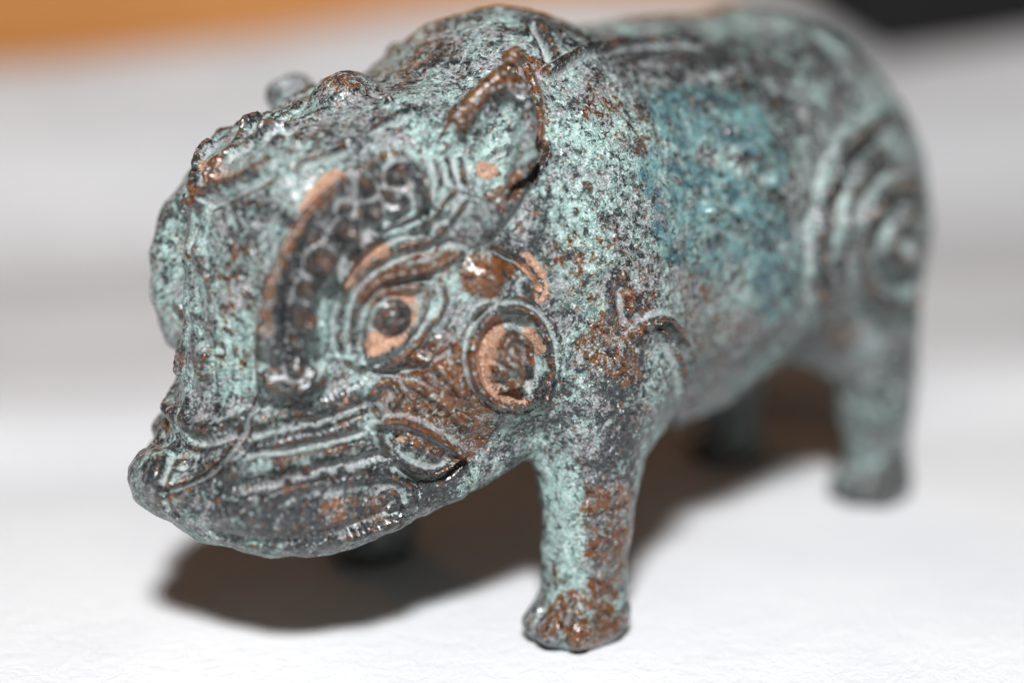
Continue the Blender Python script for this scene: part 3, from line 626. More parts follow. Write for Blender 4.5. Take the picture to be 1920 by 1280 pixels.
    ('b', 0.09, 0.07, ((-1.29, 1.43, 3.49), (-1.13, 1.46, 3.43), (-0.972, 1.49, 3.38), (-0.838, 1.52, 3.32), (-0.692, 1.55, 3.22), (-0.595, 1.57, 3.09), (-0.561, 1.58, 2.98), (-0.556, 1.57, 2.85), (-0.567, 1.56, 2.73),)),
    ('b', 0.1, 0.09, ((-1.59, 1.46, 3.2), (-1.4, 1.48, 3.2), (-1.22, 1.5, 3.18), (-1.03, 1.53, 3.11), (-0.878, 1.55, 3), (-0.833, 1.55, 2.91), (-0.83, 1.54, 2.79), (-0.869, 1.52, 2.67), (-1.01, 1.45, 2.49), (-1.2, 1.4, 2.32), (-1.37, 1.39, 2.2), (-1.54, 1.4, 2.13), (-1.69, 1.41, 2.12), (-1.85, 1.41, 2.12),)),
    ('b', 0.11, 0.1, ((-1.62, 1.49, 2.94), (-1.47, 1.5, 2.91), (-1.37, 1.5, 2.86), (-1.33, 1.5, 2.78), (-1.36, 1.49, 2.69), (-1.47, 1.48, 2.59), (-1.6, 1.47, 2.52), (-1.67, 1.48, 2.54), (-1.75, 1.48, 2.59),)),
    ('b', 0.07, -0.05, ((-1.48, 1.49, 3.08), (-1.29, 1.51, 3.03), (-1.13, 1.52, 2.96), (-1.09, 1.52, 2.84), (-1.13, 1.49, 2.68), (-1.27, 1.45, 2.51), (-1.42, 1.43, 2.37), (-1.59, 1.44, 2.31), (-1.79, 1.44, 2.28),)),
    ('b', 0.1, 0.05, ((1.06, 1.52, 3.3), (0.93, 1.53, 3.24), (0.799, 1.55, 3.19), (0.674, 1.58, 3.14), (0.561, 1.59, 3.07), (0.467, 1.61, 2.99), (0.384, 1.61, 2.89), (0.298, 1.61, 2.78), (0.196, 1.59, 2.67),)),
    ('b', 0.12, -0.05, ((0.366, 1.53, 3.51),)),
    ('b', 0.08, 0.05, ((0.665, 1.44, 3.66), (0.48, 1.45, 3.68), (0.283, 1.45, 3.71),)),
    ('b', 0.15, -0.04, ((0.474, 1.16, 4.12), (0.33, 1.16, 4.13), (0.177, 1.16, 4.14), (0.0147, 1.15, 4.15), (-0.16, 1.14, 4.15),)),
    ('b', 0.06, 0.05, ((2.27, 1.35, 3.63),)),
    ('b', 0.05, 0.04, ((2.4, 1.36, 3.47),)),
    ('b', 0.06, -0.04, ((2.11, 1.57, 2.86), (2.11, 1.58, 2.75), (2.1, 1.59, 2.64),)),
]
PATINA = [
    ('clayh', 0.08, 1, ((1.59, 0.981, 3.1), (1.54, 0.996, 3.16), (1.48, 1.01, 3.21), (1.42, 1.03, 3.24), (1.36, 1.05, 3.27),)),
    ('clayh', 0.075, 1, ((1.82, 0.828, 3.61), (1.77, 0.826, 3.67), (1.71, 0.818, 3.73), (1.66, 0.822, 3.77), (1.6, 0.831, 3.8),)),
    ('clayh', 0.095, 1.1, ((1.47, 1.07, 2.62), (1.43, 1.09, 2.63), (1.39, 1.11, 2.64), (1.34, 1.13, 2.66), (1.28, 1.15, 2.69),)),
    ('clayh', 0.06, 1, ((1.33, 1.15, 2.98), (1.27, 1.17, 2.96), (1.21, 1.18, 2.94),)),
    ('clayh', 0.035, 0.8, ((1.17, 1.19, 2.88), (1.19, 1.18, 2.82), (1.21, 1.18, 2.76),)),
    ('clayh', 0.095, 1, ((0.622, 1.39, 2.71), (0.68, 1.39, 2.63), (0.724, 1.39, 2.55), (0.733, 1.39, 2.45), (0.716, 1.39, 2.35), (0.67, 1.39, 2.25), (0.607, 1.39, 2.17), (0.538, 1.39, 2.13), (0.466, 1.38, 2.11),)),
    ('clayh', 0.06, 1, ((0.333, 1.43, 2.6), (0.312, 1.43, 2.54), (0.289, 1.43, 2.49),)),
    ('clayh', 0.1, 1, ((0.559, 1.16, 3.8),)),
    ('clayh', 0.08, 0.9, ((0.351, 1.35, 3.15), (0.302, 1.36, 3.08), (0.263, 1.38, 3.02), (0.253, 1.38, 2.96), (0.253, 1.39, 2.9),)),
    ('clayh', 0.06, 0.7, ((2.17, 0.0577, 3.7), (2.13, 0.164, 3.75), (2.09, 0.263, 3.79),)),
    ('clayh', 0.05, 0.6, ((2.11, 0.812, 3.14), (2.15, 0.849, 3.06), (2.16, 0.834, 2.97), (2.16, 0.787, 2.87),)),
    ('clayh', 0.06, 0.6, ((1.64, 0.909, 2.15), (1.59, 0.922, 2.2), (1.55, 0.933, 2.24),)),
    ('clayh', 0.06, 0.6, ((2.61, 0.197, 1.75),)),
    ('clayh', 0.04, 0.8, ((1.23, 1.06, 1.87),)),
    ('clayh', 0.05, 0.6, ((0.184, 1.42, 2.29),)),
    ('brownh', 0.22, 1.1, ((0.672, 1.28, 3.07),)),
    ('brownh', 0.3, 1.05, ((1.03, 1.23, 2.42), (0.981, 1.27, 2.36), (0.932, 1.29, 2.29), (0.891, 1.3, 2.23), (0.85, 1.3, 2.16),)),
    ('brownh', 0.24, 0.95, ((1.19, 1.05, 2.18), (1.13, 1.09, 2.13), (1.06, 1.12, 2.08), (0.987, 1.15, 2.03), (0.911, 1.17, 1.97), (0.827, 1.19, 1.9), (0.734, 1.18, 1.83),)),
    ('brownh', 0.26, 0.85, ((0.543, 1.43, 2.39),)),
    ('brownh', 0.1, 1, ((1.5, 1.08, 3), (1.43, 1.1, 3.04), (1.36, 1.12, 3.08), (1.27, 1.13, 3.11), (1.19, 1.15, 3.14), (1.11, 1.16, 3.16), (1.02, 1.18, 3.18), (0.931, 1.19, 3.2),)),
    ('brownh', 0.12, 1, ((1.36, 1.24, 2.84),)),
    ('brownh', 0.1, 0.8, ((0.703, 1.03, 4.15), (0.631, 1.07, 4.24), (0.543, 1.08, 4.32), (0.493, 1.12, 4.38), (0.426, 1.13, 4.43), (0.0891, 0.732, 4.43),)),
    ('brownh', 0.16, 1.1, ((0.359, 1.11, 4.46), (0.042, 0.75, 4.44), (-0.0344, 0.76, 4.46),)),
    ('brownh', 0.13, 1.2, ((0.299, 1.13, 4.59),)),
    ('brownh', 0.09, 0.9, ((-0.0229, 0.885, 4.34), (0.0104, 0.977, 4.22), (0.044, 1.06, 4.11), (0.0911, 1.12, 4.01), (0.143, 1.17, 3.91),)),
    ('brownh', 0.045, 0.8, ((2.18, 0.838, 2.77), (2.16, 0.843, 2.85), (2.16, 0.863, 2.94), (2.15, 0.882, 3.02), (2.13, 0.876, 3.1), (2.09, 0.87, 3.18), (2.06, 0.888, 3.26), (2.02, 0.91, 3.33), (1.97, 0.903, 3.41), (1.9, 0.888, 3.47), (1.84, 0.892, 3.54), (1.79, 0.91, 3.61), (1.73, 0.92, 3.67), (1.65, 0.91, 3.72), (1.57, 0.911, 3.77), (1.5, 0.929, 3.82), (1.43, 0.941, 3.86), (1.36, 0.921, 3.89), (1.21, 0.918, 3.91), (1.12, 0.976, 3.91),)),
    ('brownh', 0.08, 1, ((2.4, 0.133, 2.37),)),
    ('brownh', 0.06, 0.9, ((2.34, -0.013, 3.17),)),
    ('brownh', 0.1, 0.9, ((2.24, -0.0264, 3.57), (2.2, 0.0209, 3.65), (2.14, 0.0208, 3.73), (2.08, 0.0172, 3.81),)),
    ('brownh', 0.2, 0.6, ((1.14, 0.066, 4.41),)),
    ('brownh', 0.12, 0.6, ((1.82, 1.05, 1.42), (1.71, 1.06, 1.41), (1.6, 1.06, 1.39), (1.48, 1.05, 1.38),)),
    ('brownh', 0.1, 0.7, ((1.2, 1.05, 1.96), (1.11, 1.08, 1.91), (1.02, 1.11, 1.86), (0.928, 1.13, 1.81),)),
    ('brownb', 0.26, 0.85, ((2.22, 1.56, 1.16), (2.21, 1.57, 1.05), (2.19, 1.57, 0.935), (2.18, 1.57, 0.823), (2.16, 1.57, 0.71),)),
    ('brownb', 0.26, 0.95, ((2.42, 1.55, 0.296), (2.37, 1.58, 0.269), (2.31, 1.61, 0.236),)),
    ('brownb', 0.2, 0.8, ((2.3, 1.51, 2.5), (2.21, 1.56, 2.41), (2.12, 1.61, 2.32),)),
    ('brownb', 0.3, 0.45, ((2.36, 1.44, 3.06), (2.29, 1.49, 3), (2.21, 1.53, 2.93), (2.14, 1.56, 2.87), (2.05, 1.59, 2.8),)),
    ('brownb', 0.3, 0.4, ((1.32, 1.59, 2.68), (1.2, 1.56, 2.56), (1.05, 1.51, 2.45), (0.913, 1.46, 2.33), (0.777, 1.42, 2.21),)),
    ('brownb', 0.25, 0.5, ((1.93, 1.13, 4.21), (1.86, 1.18, 4.15), (1.79, 1.22, 4.08), (1.72, 1.26, 4.02), (1.63, 1.29, 3.95),)),
    ('brownh', 0.3, 0.35, ((2.2, 0.485, 3.09), (2.22, 0.47, 2.99), (2.23, 0.454, 2.9), (2.24, 0.438, 2.8), (2.26, 0.421, 2.71), (2.27, 0.405, 2.61),)),
    ('minth', 0.09, 1.6, ((1.48, 1.12, 2.89), (1.48, 1.12, 2.84), (1.48, 1.12, 2.79),)),
    ('brownb', 0.2, 0.7, ((-1.2, 1.19, 1.88),)),
    ('brownb', 0.12, 0.6, ((2.46, 1.26, 0.616),)),
    ('tealb', 0.34, 0.8, ((1.17, 1.21, 4), (1.01, 1.21, 3.99), (0.856, 1.22, 3.99), (0.712, 1.24, 3.99), (0.568, 1.26, 3.98), (0.419, 1.28, 3.98),)),
    ('tealb', 0.38, 0.85, ((1.5, 1.45, 3.59), (1.37, 1.46, 3.54), (1.23, 1.47, 3.48), (1.1, 1.48, 3.42), (0.986, 1.5, 3.37), (0.871, 1.53, 3.3), (0.774, 1.55, 3.24), (0.673, 1.57, 3.17),)),
    ('tealb', 0.22, 0.9, ((0.482, 1.6, 2.8), (0.386, 1.59, 2.68), (0.276, 1.57, 2.56), (0.149, 1.54, 2.43),)),
    ('tealb', 0.2, 0.8, ((1.63, 1.58, 3.22), (1.51, 1.58, 3.15), (1.38, 1.58, 3.08), (1.24, 1.57, 3.01), (1.1, 1.56, 2.93),)),
    ('tealb', 0.3, 0.7, ((0.43, 1.35, 3.88), (0.4, 1.4, 3.8), (0.364, 1.44, 3.71), (0.32, 1.49, 3.63),)),
    ('tealb', 0.25, 0.7, ((0.437, 1.6, 3.14), (0.377, 1.61, 3.05), (0.31, 1.62, 2.95), (0.233, 1.61, 2.85), (0.147, 1.61, 2.75),)),
    ('minth', 0.07, 1, ((2.33, 0.685, 1.76), (2.25, 0.746, 1.77), (2.17, 0.799, 1.77), (2.09, 0.844, 1.78), (1.98, 0.892, 1.81), (1.87, 0.921, 1.84),)),
    ('minth', 0.2, 0.6, ((2.22, 0.481, 2.7), (2.23, 0.467, 2.6), (2.24, 0.453, 2.51), (2.25, 0.439, 2.42),)),
    ('minth', 0.25, 0.6, ((1.79, 0.902, 2.73), (1.75, 0.903, 2.84), (1.71, 0.924, 2.95),)),
    ('minth', 0.2, 0.5, ((0.346, 1.16, 4.12), (0.376, 1.14, 4.05), (0.408, 1.12, 3.97), (0.457, 1.12, 3.9),)),
    ('brownh', 0.1, 0.7, ((0.548, 1.26, 3.62), (0.53, 1.37, 3.68), (0.471, 1.4, 3.73), (0.364, 1.37, 3.77),)),
    ('minth', 0.2, 0.5, ((1.44, 1.01, 1.91), (1.37, 1.04, 1.82), (1.29, 1.06, 1.73),)),
    ('mintb', 0.22, 0.9, ((2.46, 1.23, 1.39), (2.46, 1.25, 1.27), (2.45, 1.27, 1.16), (2.45, 1.28, 1.05), (2.45, 1.29, 0.952), (2.45, 1.29, 0.853), (2.45, 1.29, 0.753),)),
    ('mintb', 0.25, 0.6, ((2.39, 1.36, 3.45), (2.38, 1.39, 3.35), (2.37, 1.41, 3.24), (2.35, 1.44, 3.14),)),
    ('mintb', 0.25, 0.5, ((2.42, 1.11, 4.01), (2.32, 1.18, 3.97), (2.21, 1.24, 3.93),)),
    ('mintb', 0.2, 0.6, ((-1.94, 0.973, 0.54),)),
    ('darkb', 0.25, 1, ((-1.9, 1.14, 0.194), (-2.03, 1.21, 0.272), (-2.24, 1.22, 0.319),)),
    ('darkb', 0.25, 0.7, ((2.19, 1.58, 1.41), (2.17, 1.58, 1.3), (2.15, 1.58, 1.19), (2.14, 1.59, 1.08), (2.12, 1.58, 0.962),)),
    ('brownb', 0.2, 0.9, ((2.51, 1.41, 0.368),)),
    ('darkh', 0.17, 2.2, ((2.09, 0.975, 2.86), (2.08, 0.982, 2.77), (2.08, 0.985, 2.67), (2.07, 0.963, 2.57), (2.05, 0.937, 2.46),)),
    ('darkh', 0.16, 1.7, ((2.05, 1.01, 3.01), (2.01, 1.01, 3.09), (1.98, 1.02, 3.16), (1.93, 1.04, 3.23), (1.88, 1.04, 3.29), (1.82, 1.04, 3.35), (1.75, 1.05, 3.41), (1.7, 1.08, 3.48), (1.64, 1.09, 3.54), (1.57, 1.08, 3.6), (1.51, 1.09, 3.65), (1.45, 1.1, 3.7), (1.35, 1.12, 3.74), (1.23, 1.12, 3.76),)),
    ('darkh', 0.36, 0.85, ((2.52, 0.583, 1.54), (2.48, 0.706, 1.54), (2.42, 0.805, 1.53), (2.36, 0.877, 1.51), (2.29, 0.93, 1.49), (2.21, 0.97, 1.47), (2.12, 1, 1.46), (2.03, 1.02, 1.45), (1.94, 1.04, 1.44), (1.84, 1.05, 1.42), (1.74, 1.06, 1.41),)),
    ('darkh', 0.2, 0.6, ((2.51, 0.134, 1.94), (2.47, 0.284, 1.94), (2.42, 0.403, 1.93), (2.36, 0.504, 1.92), (2.3, 0.595, 1.9),)),
    ('darkh', 0.25, 0.5, ((0.968, 1.11, 1.6), (0.884, 1.13, 1.64), (0.8, 1.14, 1.69), (0.716, 1.15, 1.73), (0.638, 1.18, 1.77),)),
    ('darkh', 0.18, 0.7, ((2.84, 0.148, 1.63), (2.84, 0.213, 1.57), (2.84, 0.239, 1.5),)),
    ('darkb', 0.25, 0.7, ((2.19, 1.62, 2.09), (2.17, 1.63, 1.99), (2.15, 1.63, 1.9), (2.13, 1.62, 1.8), (2.11, 1.62, 1.7),)),
    ('darkb', 0.18, 0.9, ((2.1, 1.58, 2.8), (2.08, 1.59, 2.72), (2.06, 1.6, 2.64),)),
    ('darkb', 0.3, 0.5, ((0.32, 1.49, 3.63), (0.298, 1.53, 3.52), (0.266, 1.56, 3.42), (0.225, 1.59, 3.31), (0.174, 1.61, 3.19),)),
    ('darkb', 0.55, 0.55, ((1.67, 0.768, 4.56), (1.53, 0.757, 4.53), (1.36, 0.722, 4.5), (1.18, 0.685, 4.47), (1.04, 0.683, 4.45), (0.926, 0.706, 4.42), (0.825, 0.742, 4.4), (0.729, 0.784, 4.39), (0.634, 0.827, 4.37), (0.536, 0.868, 4.36), (0.432, 0.903, 4.34), (0.319, 0.933, 4.33), (0.198, 0.957, 4.32), (0.0691, 0.976, 4.3), (-0.0695, 0.988, 4.29), (-0.217, 0.994, 4.28), (-0.369, 0.999, 4.26), (-0.522, 1, 4.25), (-0.673, 1.01, 4.23),)),
    ('darkb', 0.45, 0.2, ((-0.479, 1.53, 3.41), (-0.478, 1.55, 3.31), (-0.485, 1.57, 3.21), (-0.503, 1.58, 3.1), (-0.533, 1.58, 2.99), (-0.576, 1.57, 2.87), (-0.634, 1.55, 2.74), (-0.71, 1.52, 2.62), (-0.807, 1.48, 2.49), (-0.926, 1.41, 2.35), (-1.05, 1.35, 2.22), (-1.15, 1.3, 2.1), (-1.23, 1.27, 1.99), (-1.29, 1.24, 1.89), (-1.44, 1.19, 1.68), (-1.59, 1.14, 1.52), (-1.7, 1.12, 1.4), (-1.77, 1.12, 1.29), (-1.82, 1.14, 1.17),)),
    ('darkb', 0.4, 0.7, ((0.638, 1.21, 1.78), (0.586, 1.27, 1.86), (0.526, 1.32, 1.93), (0.458, 1.36, 2), (0.382, 1.4, 2.07), (0.3, 1.43, 2.14), (0.212, 1.46, 2.2),)),
    ('darkb', 0.25, 0.5, ((2.74, 1.27, 3.37), (2.81, 1.24, 3.39), (2.88, 1.2, 3.42),)),
]
EYE = (1.382, 1.23, 2.826)
PUPIL = (1.363, 1.236, 2.84)
ROUNDEL = (0.531, 1.434, 2.475)
LEAF = (1.121, 1.084, 1.797)
HAUNCH = (-1.401, 1.486, 2.686)
GRID = 0.025


# ------------------------------------------------------------------ grow, subdivide, chase the relief, split into parts
def lattice_noise(P, scale, seed):
    rng = np.random.RandomState(seed)
    tab = rng.rand(64, 64, 64).astype(np.float32)
    p = P * scale + 100.0
    i = np.floor(p).astype(np.int64); f = (p - i).astype(np.float32)
    f = f * f * (3 - 2 * f)
    i &= 63
    j = (i + 1) & 63
    r = 0
    for a in (0, 1):
        for b in (0, 1):
            for c in (0, 1):
                w = (f[:, 0] if a else 1 - f[:, 0]) * (f[:, 1] if b else 1 - f[:, 1]) * (f[:, 2] if c else 1 - f[:, 2])
                r = r + w * tab[(j if a else i)[:, 0], (j if b else i)[:, 1], (j if c else i)[:, 2]]
    return r


def resample(pts, step):
    pts = np.array(pts, float)
    if len(pts) == 1:
        return pts
    out = []
    for a, b in zip(pts[:-1], pts[1:]):
        n = max(1, int(np.linalg.norm(b - a) / step))
        out.append(a + (b - a) * (np.arange(n) / n)[:, None])
    out.append(pts[-1:])
    return np.concatenate(out)


def field(P, pts, r):
    """smooth bump 1 -> 0 within r of a line; returns vertex indices and values"""
    lo = pts.min(0) - r; hi = pts.max(0) + r
    idx = np.nonzero(((P > lo) & (P < hi)).all(1))[0]
    if len(idx) == 0:
        return idx, np.zeros(0)
    d2 = np.full(len(idx), 1e9)
    Q = P[idx]
    for p in pts:
        d = Q - p
        np.minimum(d2, (d * d).sum(1), out=d2)
    v = np.clip(1 - d2 / (r * r), 0, 1) ** 2
    keep = v > 0
    return idx[keep], v[keep]


def grown_mesh():
    V, Q = surface_net(lambda P: figurine_sdf(P).astype(np.float32), (-4.6, -2.3, -0.1), (5.4, 2.3, 5.2), GRID)
    me = bpy.data.meshes.new('grown')
    me.vertices.add(len(V)); me.vertices.foreach_set('co', V.astype(np.float32).ravel())
    me.loops.add(Q.size); me.loops.foreach_set('vertex_index', Q.astype(np.int32).ravel())
    me.polygons.add(len(Q))
    me.polygons.foreach_set('loop_start', np.arange(0, Q.size, 4, dtype=np.int32))
    me.polygons.foreach_set('loop_total', np.full(len(Q), 4, dtype=np.int32))
    me.update(calc_edges=True); me.validate()
    o = bpy.data.objects.new('grown', me); col.objects.link(o)
    sub = o.modifiers.new('sub', 'SUBSURF'); sub.levels = 1; sub.render_levels = 1
    dg = bpy.context.evaluated_depsgraph_get()
    ev = o.evaluated_get(dg).to_mesh()
    n = len(ev.vertices)
    P = np.empty(n * 3, np.float32); ev.vertices.foreach_get('co', P); P = P.reshape(-1, 3).astype(float)
    F = np.empty(len(ev.loops), np.int32); ev.loops.foreach_get('vertex_index', F); F = F.reshape(-1, 4)
    o.evaluated_get(dg).to_mesh_clear()
    bpy.data.objects.remove(o); bpy.data.meshes.remove(me)
    return P, F


def normals(P, F):
    fn = np.cross(P[F[:, 2]] - P[F[:, 0]], P[F[:, 3]] - P[F[:, 1]])
    N = np.zeros_like(P)
    for k in range(4):
        for c in range(3):
            N[:, c] += np.bincount(F[:, k], fn[:, c], len(P))
    return N / (np.linalg.norm(N, axis=1)[:, None] + 1e-12)


def neighbour_mean(X, F):
    n = len(X)
    cnt = np.zeros(n); acc = np.zeros((n,) + X.shape[1:])
    for k in range(4):
        i, j = F[:, k], F[:, (k + 1) % 4]
        cnt += np.bincount(i, minlength=n)
        if X.ndim == 1:
            acc += np.bincount(i, X[j], n)
        else:
            for c in range(X.shape[1]):
                acc[:, c] += np.bincount(i, X[j, c], n)
    return acc / (cnt[:, None] if X.ndim > 1 else cnt)


def frames(P):
    """the two mirrored halves of head and body frames"""
    Hd = to_head(P); flipH = Hd * np.array([1, -1, 1.0]); flipB = P * np.array([1, -1, 1.0])
    return {'h': (Hd, flipH), 'b': (P, flipB), 'n': (P,)}


def mirrored_field(fr, kind, pts, r):
    pts = resample(pts, min(0.04, r * 0.4))
    one = len(pts) and np.abs(pts[:, 1]).max() < 0.12
    res = []
    for side, P in enumerate(fr[kind]):
        res.append(field(P, pts, r))
        if one:
            break
    full = np.zeros(len(fr['b'][0]))
    for a, b in res:
        full[a] = np.maximum(full[a], b)
    idx = np.nonzero(full)[0]
    return idx, full[idx]


def build_figurine(mat):
    P, F = grown_mesh()
    N = normals(P, F)
    base = P.copy()
    fr = frames(base)
    n = len(P)
    disp = np.zeros(n)
    ear = ear_sdf(fr['h'][0]) < 0.012
    for kind, r, h, pts in RELIEF:
        idx, val = mirrored_field(fr, kind, pts, r * 1.12)
        np.add.at(disp, idx, val * h * (1.35 if kind == 'h' else 1.6))
    disp *= 0.62 + 0.76 * lattice_noise(base, 5.0, 9)        # worn unevenly
    # toes on every paw
    for s in (1, -1):
        for px, py, w in ((2.20, 1.25, 1.0), (-2.20, 0.90, 0.9)):
            for k, (dx, dy) in enumerate(((0.34, -0.17), (0.42, 0.06), (0.28, 0.27))):
                c = np.array([[px + dx * w, s * (py + dy * w), 0.2]])
                i, v = field(base, c, 0.2); disp[i] += v * 0.07
            for dx, dy in ((0.44, -0.06), (0.38, 0.18)):
                c = resample([(px + dx * w, s * (py + dy * w), 0.02), (px + (dx - 0.08) * w, s * (py + dy * w), 0.40)], 0.03)
                i, v = field(base, c, 0.06); disp[i] -= v * 0.05
    # uneven casting and corrosion
    disp += (lattice_noise(base, 3.0, 1) - 0.5) * 0.045
    knob = np.sqrt((((fr['h'][0] - np.array((1.06, 0, 4.30))) / 0.42) ** 2).sum(1))
    calm = np.where(ear, 0.45, 1.0) * np.clip(knob - 0.5, 0.25, 1)
    disp += calm * (lattice_noise(base, 9.0, 2) - 0.5) * 0.022
    n18 = lattice_noise(base, 19.0, 3)
    disp += (n18 - 0.5) * 0.010
    disp += (lattice_noise(base, 38.0, 4) - 0.5) * 0.005
    disp -= np.clip(lattice_noise(base, 7.5, 5) - 0.78, 0, 1) * 0.12
    Au = fr['h'][0].copy(); Au[:, 1] = np.abs(Au[:, 1])
    pup_d = np.sqrt((((Au - np.array(PUPIL_C)) / 0.15) ** 2).sum(1))
    disp *= np.clip((pup_d - 0.85) / 0.3, 0.08, 1)          # the pupil is a clean dome
    disp = np.where(base[:, 2] < 0.03, 0.0, disp)
    P = base + N * disp[:, None]
    N2 = normals(P, F)
    lap = ((P - neighbour_mean(P, F)) * N2).sum(1)
    for _ in range(2):
        lap = neighbour_mean(lap, F)
    wide = disp.copy()
    for _ in range(10):
        wide = neighbour_mean(wide, F)
    rel = np.clip(lap / (GRID * 0.05), -1, 1) * 0.6 + np.clip((disp - wide) / 0.02, -1, 1) * 0.5
    masks = {'relief': np.clip(rel, -1, 1)}
    for k in ('clay', 'brown', 'teal', 'mint', 'dark'):
        masks[k] = np.zeros(n)
    for kind, r, h, pts in PATINA:
        name, fk = kind[:-1], kind[-1]
        idx, val = mirrored_field(fr, fk, pts, r * 1.25)
        np.maximum.at(masks[name], idx, np.minimum(1, val * 2.0) * h)
    pup = pup_d < 0.95
    masks['clay'][pup] = 0; masks['brown'][pup] = np.where(pup_d[pup] < 0.55, 1.7, 0.3); masks['mint'][pup] = 0; masks['dark'][pup] = 1.6; masks['relief'][pup] = 0.15
    # ---- which vertex belongs to which part
    Hd = fr['h'][0]; Ab = Hd * np.array([1, 1, 1.0]); Ab[:, 1] = np.abs(Ab[:, 1])
    side = np.where(Hd[:, 1] > 0, 0, 1)
    lab = np.zeros(n, int)                                   # 0 body
    names = {0: ('body', None, None)}
    def add(mask, name, parent, both=True, tag=None):
        k0 = max(names) + 1
        if both:
            for s in (0, 1):
                names[k0 + s] = (name, parent + s if parent and name == 'paw' else parent, tag)
                lab[mask & (side == s)] = k0 + s
        else:
            names[k0] = (name, parent, tag)
            lab[mask] = k0
        return k0
    bx, by = base[:, 0], np.abs(base[:, 1])
    side = np.where(base[:, 1] > 0, 0, 1)
    zc = base[:, 2]
    legs = []
    for front in (True, False):
        top = 1.55 + 0.12 * np.sin(bx * 3)
        legs.append(add((zc < top) & (((bx > 1.2) & (Hd[:, 0] < 0.3) & (by > 0.55)) if front else ((bx < -1.2) & (by > 0.35))), 'leg', None))
    for k0, front in zip(legs, (True, False)):
        add((zc < 0.46) & ((bx > 0) == front), 'paw', k0)
    side = np.where(Hd[:, 1] > 0, 0, 1)
    leg_mask = lab > 0
    hk = add((Hd[:, 0] > 0.12 - 0.25 * np.clip((zc - 3.2) / 1.2, 0, 1)) & ~leg_mask & (zc > 0.7), 'head', None, both=False)
    crest = np.full(n, 9.0)
    far = np.clip(-Hd[:, 1:2] / 0.3, 0, 1) * np.array([[-0.14, -0.08, 0.0]])
    for a, b in zip(CREST[:-1], CREST[1:]):
        crest = np.minimum(crest, cone(Ab + far, a, b, 0.0, 0.0))
    outer = (Ab[:, 0] - 1.0) * 0.5 + Ab[:, 1] * 0.8 > 0.6
    add((crest < 0.21) & outer, 'brow_crest', hk)
    def near(c, r):
        return np.sqrt((((Ab - np.array(c)) / np.array(r)) ** 2).sum(1)) < 1
    add(near(EYE, (0.30, 0.30, 0.25)), 'eye', hk)
    add(near(PUPIL_C, (0.14, 0.14, 0.13)), 'pupil', hk)
    add(near(ROUNDEL, (0.36, 0.36, 0.42)), 'cheek_roundel', hk)
    add(near(LEAF, (0.34, 0.30, 0.22)), 'cheek_leaf', hk)
    add(near((2.80, 0, 1.56), (0.34, 0.40, 0.34)), 'snout', hk, both=False)
    add((np.sqrt((((Ab - np.array((1.75, 0.0, 1.12))) / np.array((1.0, 1.25, 0.42))) ** 2).sum(1)) < 1) & (lab == hk), 'lower_jaw', hk, both=False)
    add(near((1.02, 0, 4.30), (0.24, 0.22, 0.24)), 'poll_knob', hk, both=False)
    add(ear, 'ear', hk)
    side = np.where(base[:, 1] > 0, 0, 1)
    Bb = base.copy(); Bb[:, 1] = np.abs(Bb[:, 1])
    add((np.sqrt((((Bb - np.array(HAUNCH)) / np.array((0.62, 0.6, 0.62))) ** 2).sum(1)) < 1) & (lab == 0), 'haunch_spiral', None)
    root = bpy.data.objects.new('animal_figurine', None)
    col.objects.link(root)
    root.empty_display_size = 0.5
    root['label'] = 'green and brown corroded bronze boar figurine standing on the white cloth'
    root['category'] = 'figurine'
    flab = np.max(lab[F], 1)
    made = {}
    for k in sorted(names):
        fs = F[flab == k]
        if len(fs) == 0:
            print('empty part', names[k]); continue
        used, inv = np.unique(fs, return_inverse=True)
        inv = inv.reshape(-1).astype(np.int32)
        me = bpy.data.meshes.new(names[k][0])
        me.vertices.add(len(used)); me.vertices.foreach_set('co', P[used].astype(np.float32).ravel())
        me.loops.add(len(inv)); me.loops.foreach_set('vertex_index', inv)
        me.polygons.add(len(fs))
        me.polygons.foreach_set('loop_start', np.arange(0, len(inv), 4, dtype=np.int32))
        me.polygons.foreach_set('loop_total', np.full(len(fs), 4, dtype=np.int32))
        me.update(calc_edges=True)
        me.polygons.foreach_set('use_smooth', np.ones(len(fs), bool))
        me.normals_split_custom_set_from_vertices(N2[used].astype(np.float32))
        for a, vals in masks.items():
            at = me.attributes.new(a, 'FLOAT', 'POINT')
            at.data.foreach_set('value', vals[used].astype(np.float32))
        me.materials.append(mat)
        o = bpy.data.objects.new(names[k][0], me)
        col.objects.link(o)
        made[k] = o
        pk = names[k][1]
        o.parent = made[pk] if pk else root
    print('figurine verts', n)
    return root


build_cloth()
build_figurine(bronze_material())

# ------------------------------------------------------------------ what stands behind the cloth, far out of focus
def at(s, t, z=0.0):
    return (BACK[0] * s + SIDE[0] * t, BACK[1] * s + SIDE[1] * t, z)


def slab(name, s0, s1, t0, t1, z0, z1, mat, bev=0.15, skew=0.0):
    import bmesh
    bm = bmesh.new()
    vs = []
    for s in (s0, s1):
        for t in (t0, t1):
            for z in (z0, z1):
                vs.append(bm.verts.new(at(s + skew * t, t, z)))
    for f in ((0, 1, 3, 2), (4, 6, 7, 5), (0, 4, 5, 1), (2, 3, 7, 6), (0, 2, 6, 4), (1, 5, 7, 3)):
        bm.faces.new([vs[i] for i in f])
    bmesh.ops.recalc_face_normals(bm, faces=bm.faces)
    bmesh.ops.bevel(bm, geom=bm.edges[:], offset=bev, segments=3, affect='EDGES', profile=0.5)
    me = bpy.data.meshes.new(name); bm.to_mesh(me); bm.free()
    me.materials.append(mat)
    o = bpy.data.objects.new(name, me); col.objects.link(o)
    return o


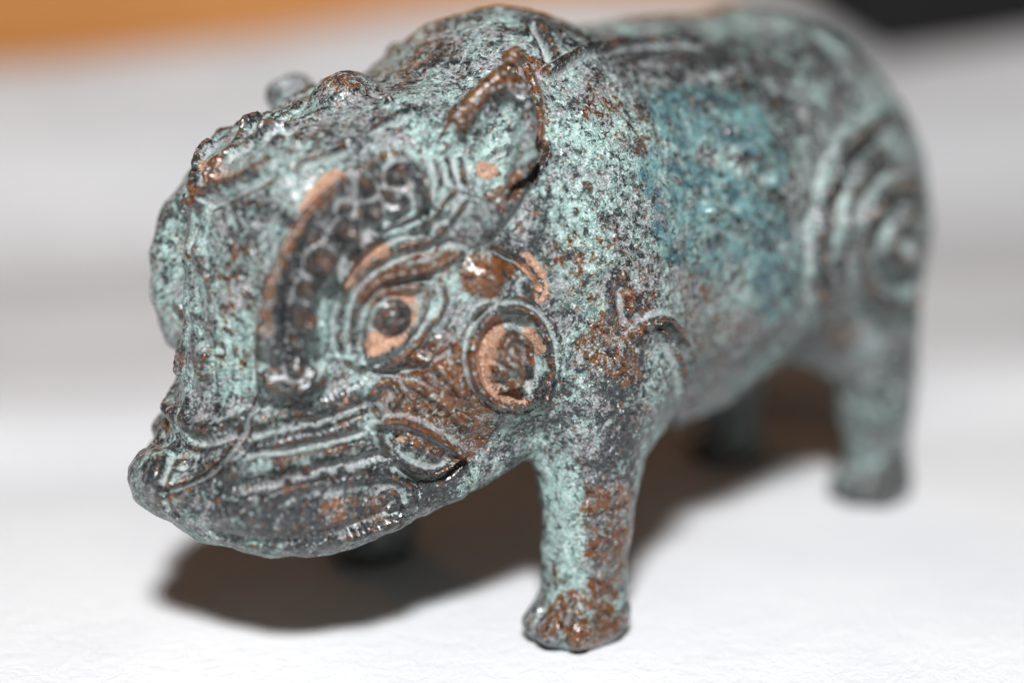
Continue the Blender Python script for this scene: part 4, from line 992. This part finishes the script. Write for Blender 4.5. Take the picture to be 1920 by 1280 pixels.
wood = slab('wooden_board', 24.0, 25.0, -17, 3.4, -0.5, 9, plain_material('orange_wood', (0.60, 0.24, 0.055), (0.70, 0.31, 0.085), 1.2, 0.5, (0.15, 0.15, 2.5)))
wood['label'] = 'orange wooden board behind the cloth at upper left, out of focus'
wood['category'] = 'board'
dark = slab('black_case', 23.5, 27.0, 5.6, 19, -0.5, 9, plain_material('black_leather', (0.004, 0.004, 0.005), (0.008, 0.007, 0.007), 3.0, 0.85))
dark['label'] = 'black case behind the cloth at upper right corner, out of focus'
dark['category'] = 'case'
